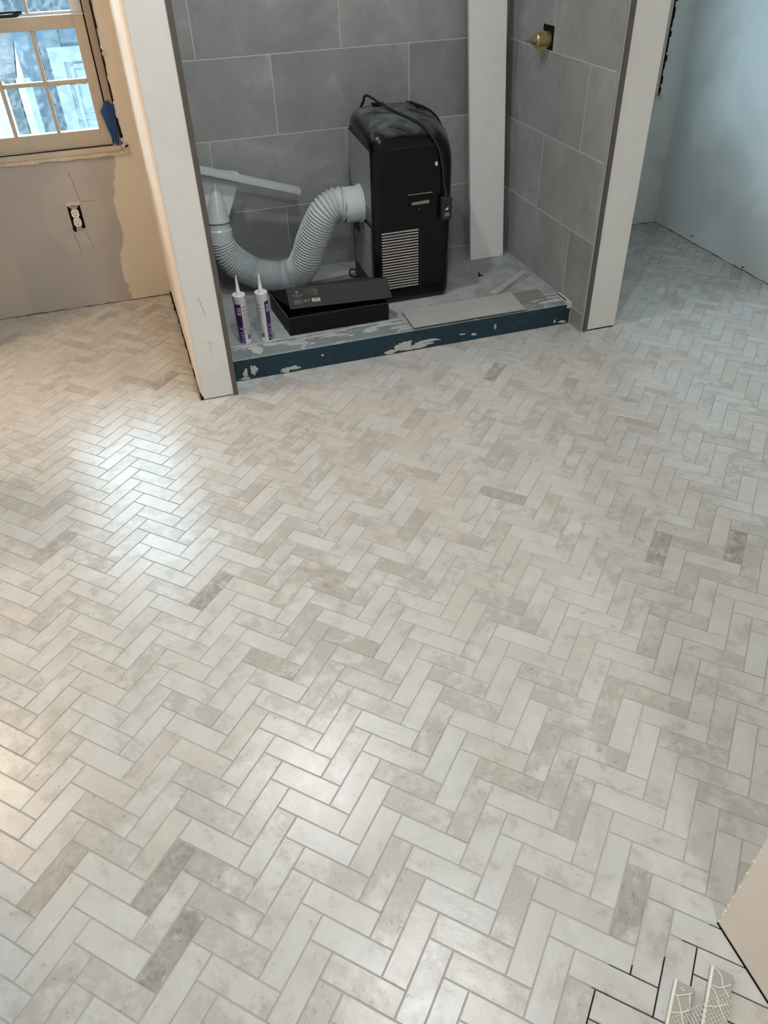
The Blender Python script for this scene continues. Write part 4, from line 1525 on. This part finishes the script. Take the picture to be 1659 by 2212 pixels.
# ------------------------------------------------------------------ loose tiles and offcuts in the shower
o = MB().prism([(0.992, 2.8125, PAN + 0.0065), (1.507, 2.8085, PAN + 0.0065), (1.520, 2.984, PAN + 0.0065), (0.996, 2.974, PAN + 0.0065)], (0, 0, 0.0085)).build('loose_tile', 'offcut_tile', None, origin=(1.25, 2.89, PAN))
tag(bevel(o, 0.001, 1), 'large loose grey tile lying flat on the shower curb', 'tile')
o = MB().prism([(1.40, 2.900, PAN + 0.0006), (1.655, 2.892, PAN + 0.0006), (1.660, 2.992, PAN + 0.0006), (1.40, 2.985, PAN + 0.0006)], (0, 0, 0.0058)).build('loose_tile', 'offcut_dark', None, origin=(1.55, 2.94, PAN))
tag(o, 'darker tile offcut half hidden under the large loose tile', 'tile')


def strip(p, q, wd_, z, h, label, ext=0.0):
    p, q = Vector((*p, z)), Vector((*q, z))
    d = (q - p).normalized()
    n = Vector((-d.y, d.x, 0)) * wd_
    o = MB().prism([p, q, q + n, p + n], (0, 0, h)).build('tile_strip', 'offcut_tile', None, origin=p)
    tag(bevel(o, 0.001, 1), label, 'tile strip', 'thin tile strips on the shower floor')


strip((1.458, 3.004), (1.712, 3.168), 0.036, PAN + 0.0005, 0.008, 'longer thin tile strip lying on the shower floor, under another')
strip((1.522, 3.042), (1.690, 3.166), 0.030, PAN + 0.009, 0.008, 'shorter thin tile strip resting on top of another strip')
cl = thing('plastic_clip', 'tiny black plastic scrap on the bare shower floor', 'scrap', (1.482, 3.24, PAN))
MB().box(1.470, 1.492, 3.234, 3.241, PAN, PAN + 0.005).build('bar', 'black_plastic', cl)
MB().obox((1.476, 3.239, PAN + 0.010), (1, 0, 0.6), (0, 1, 0), (-0.6, 0, 1), 0.003, 0.004, 0.010).build('prong', 'black_plastic', cl)

# ------------------------------------------------------------------ mesh-backed tile offcut by the near wall
oc = thing('tile_sheet_offcut', 'two upside-down tiles joined by white mesh lying by the near wall', 'tile offcut', (0.645, 0.29, 0.0))


A1 = math.atan2(0.299 - 0.351, 0.566 - 0.619)
za = 0.0104
nets = MB()
for (p0, rev) in (((0.644, 0.331), 0), ((0.723, 0.326), 1)):
    d = Vector((math.cos(A1), math.sin(A1), 0))
    wd_ = 0.034 if not rev else 0.0385
    n_ = Vector((d.y, -d.x, 0))
    # tile spans from the far end back towards the viewer; pale edge along its left side
    pl_ = Vector((p0[0], p0[1], 0))
    left = pl_ + Vector((-d.y, d.x, 0)) * 0.0
    q = pl_
    nn_ = Vector((d.y, -d.x, 0))      # towards upper left of the sheet
    z0 = 0.0009
    a_, b_, c_, e_ = q, q + d * 0.15, q + d * 0.15 + nn_ * wd_, q + nn_ * wd_
    MB().prism([Vector((v.x, v.y, z0)) for v in (a_, b_, c_, e_)], (0, 0, 0.0085)).build('tile', 'tile_back', oc)
    f_, g_ = e_ - nn_ * 0.005, c_ - nn_ * 0.005
    MB().prism([Vector((v.x, v.y, z0 + 0.0085)) for v in (f_, g_, c_, e_)], (0, 0, 0.0008)).build('glue_edge', 'mesh_white', oc)

    def Q(u, v):
        t = e_ + d * u - nn_ * v
        return (t.x, t.y, za)
    if rev:
        MB().tube(catmull([Q(0.002, 0.004), Q(0.010, 0.018), Q(0.028, 0.025), Q(0.040, 0.036)], 5), 0.0011, 5).build('glue_line', 'mesh_white', oc, True)
        MB().tube(catmull([Q(0.034, 0.006), Q(0.032, 0.020), Q(0.018, 0.0365)], 5), 0.0011, 5).build('glue_line', 'mesh_white', oc, True)
        MB().tube(catmull([Q(0.036, 0.004), Q(0.044, 0.014), Q(0.066, 0.026), Q(0.080, 0.036)], 5), 0.0011, 5).build('glue_line', 'mesh_white', oc, True)
        MB().tube(catmull([Q(0.072, 0.006), Q(0.064, 0.022), Q(0.052, 0.037)], 5), 0.0011, 5).build('glue_line', 'mesh_white', oc, True)
    else:
        MB().tube(catmull([Q(0.024, 0.004), Q(0.026, 0.010), Q(0.014, 0.028), Q(0.010, 0.031)], 5), 0.0011, 5).build('glue_line', 'mesh_white', oc, True)
        MB().tube(catmull([Q(0.014, 0.028), Q(0.030, 0.032)], 5), 0.0011, 5).build('glue_line', 'mesh_white', oc, True)
        MB().tube(catmull([Q(0.027, 0.010), Q(0.048, 0.020), Q(0.075, 0.030)], 5), 0.0011, 5).build('glue_line', 'mesh_white', oc, True)
        MB().tube(catmull([Q(0.058, 0.004), Q(0.052, 0.018), Q(0.040, 0.033)], 5), 0.0011, 5).build('glue_line', 'mesh_white', oc, True)
        for u, v in ((0.010, 0.014), (0.012, 0.018)):
            MB().lathe((Q(u, v)[0], Q(u, v)[1], za - 0.001), [(0.0018, 0), (0.001, 0.0014)], 8).build('glue_drop', 'mesh_white', oc)
rn = random.Random(9)
for i in range(19):
    x = 0.581 + 0.0062 * i
    y1 = 0.3065 + 0.0035 * (i / 18) + rn.uniform(-0.003, 0.003)
    y0 = max(0.232, x - 0.404)
    nets.tube([(x, y1, za + 0.0007), (x - 0.0035, y0, za + 0.0007)], 0.00055, 4)
for i in range(12):
    y = 0.303 - 0.0061 * i
    x0, x1 = 0.579 - 0.0008 * i, min(0.698, y + 0.402) + rn.uniform(-0.002, 0.002)
    nets.tube([(x0, y, za + 0.0004), (x1, y + 0.0035, za + 0.0004)], 0.0003, 4)
nt = nets.build('backing_mesh', 'mesh_white', oc)
nt['kind'] = 'stuff'

# ------------------------------------------------------------------ out of frame by the doorway: an invented tall bin that shades the floor
bk = thing('shade_blocker', 'tall grey bin added out of view to shade the floor', 'bin', (-1.0, 2.45, 0.0))
MB().lathe((-1.0, 2.45, 0.0), [(0.10, 0.002), (0.13, 0.84), (0.135, 0.845), (0.135, 0.86), (0.125, 0.86), (0.095, 0.02)], 28).build('body', 'ac_label', bk, 40)
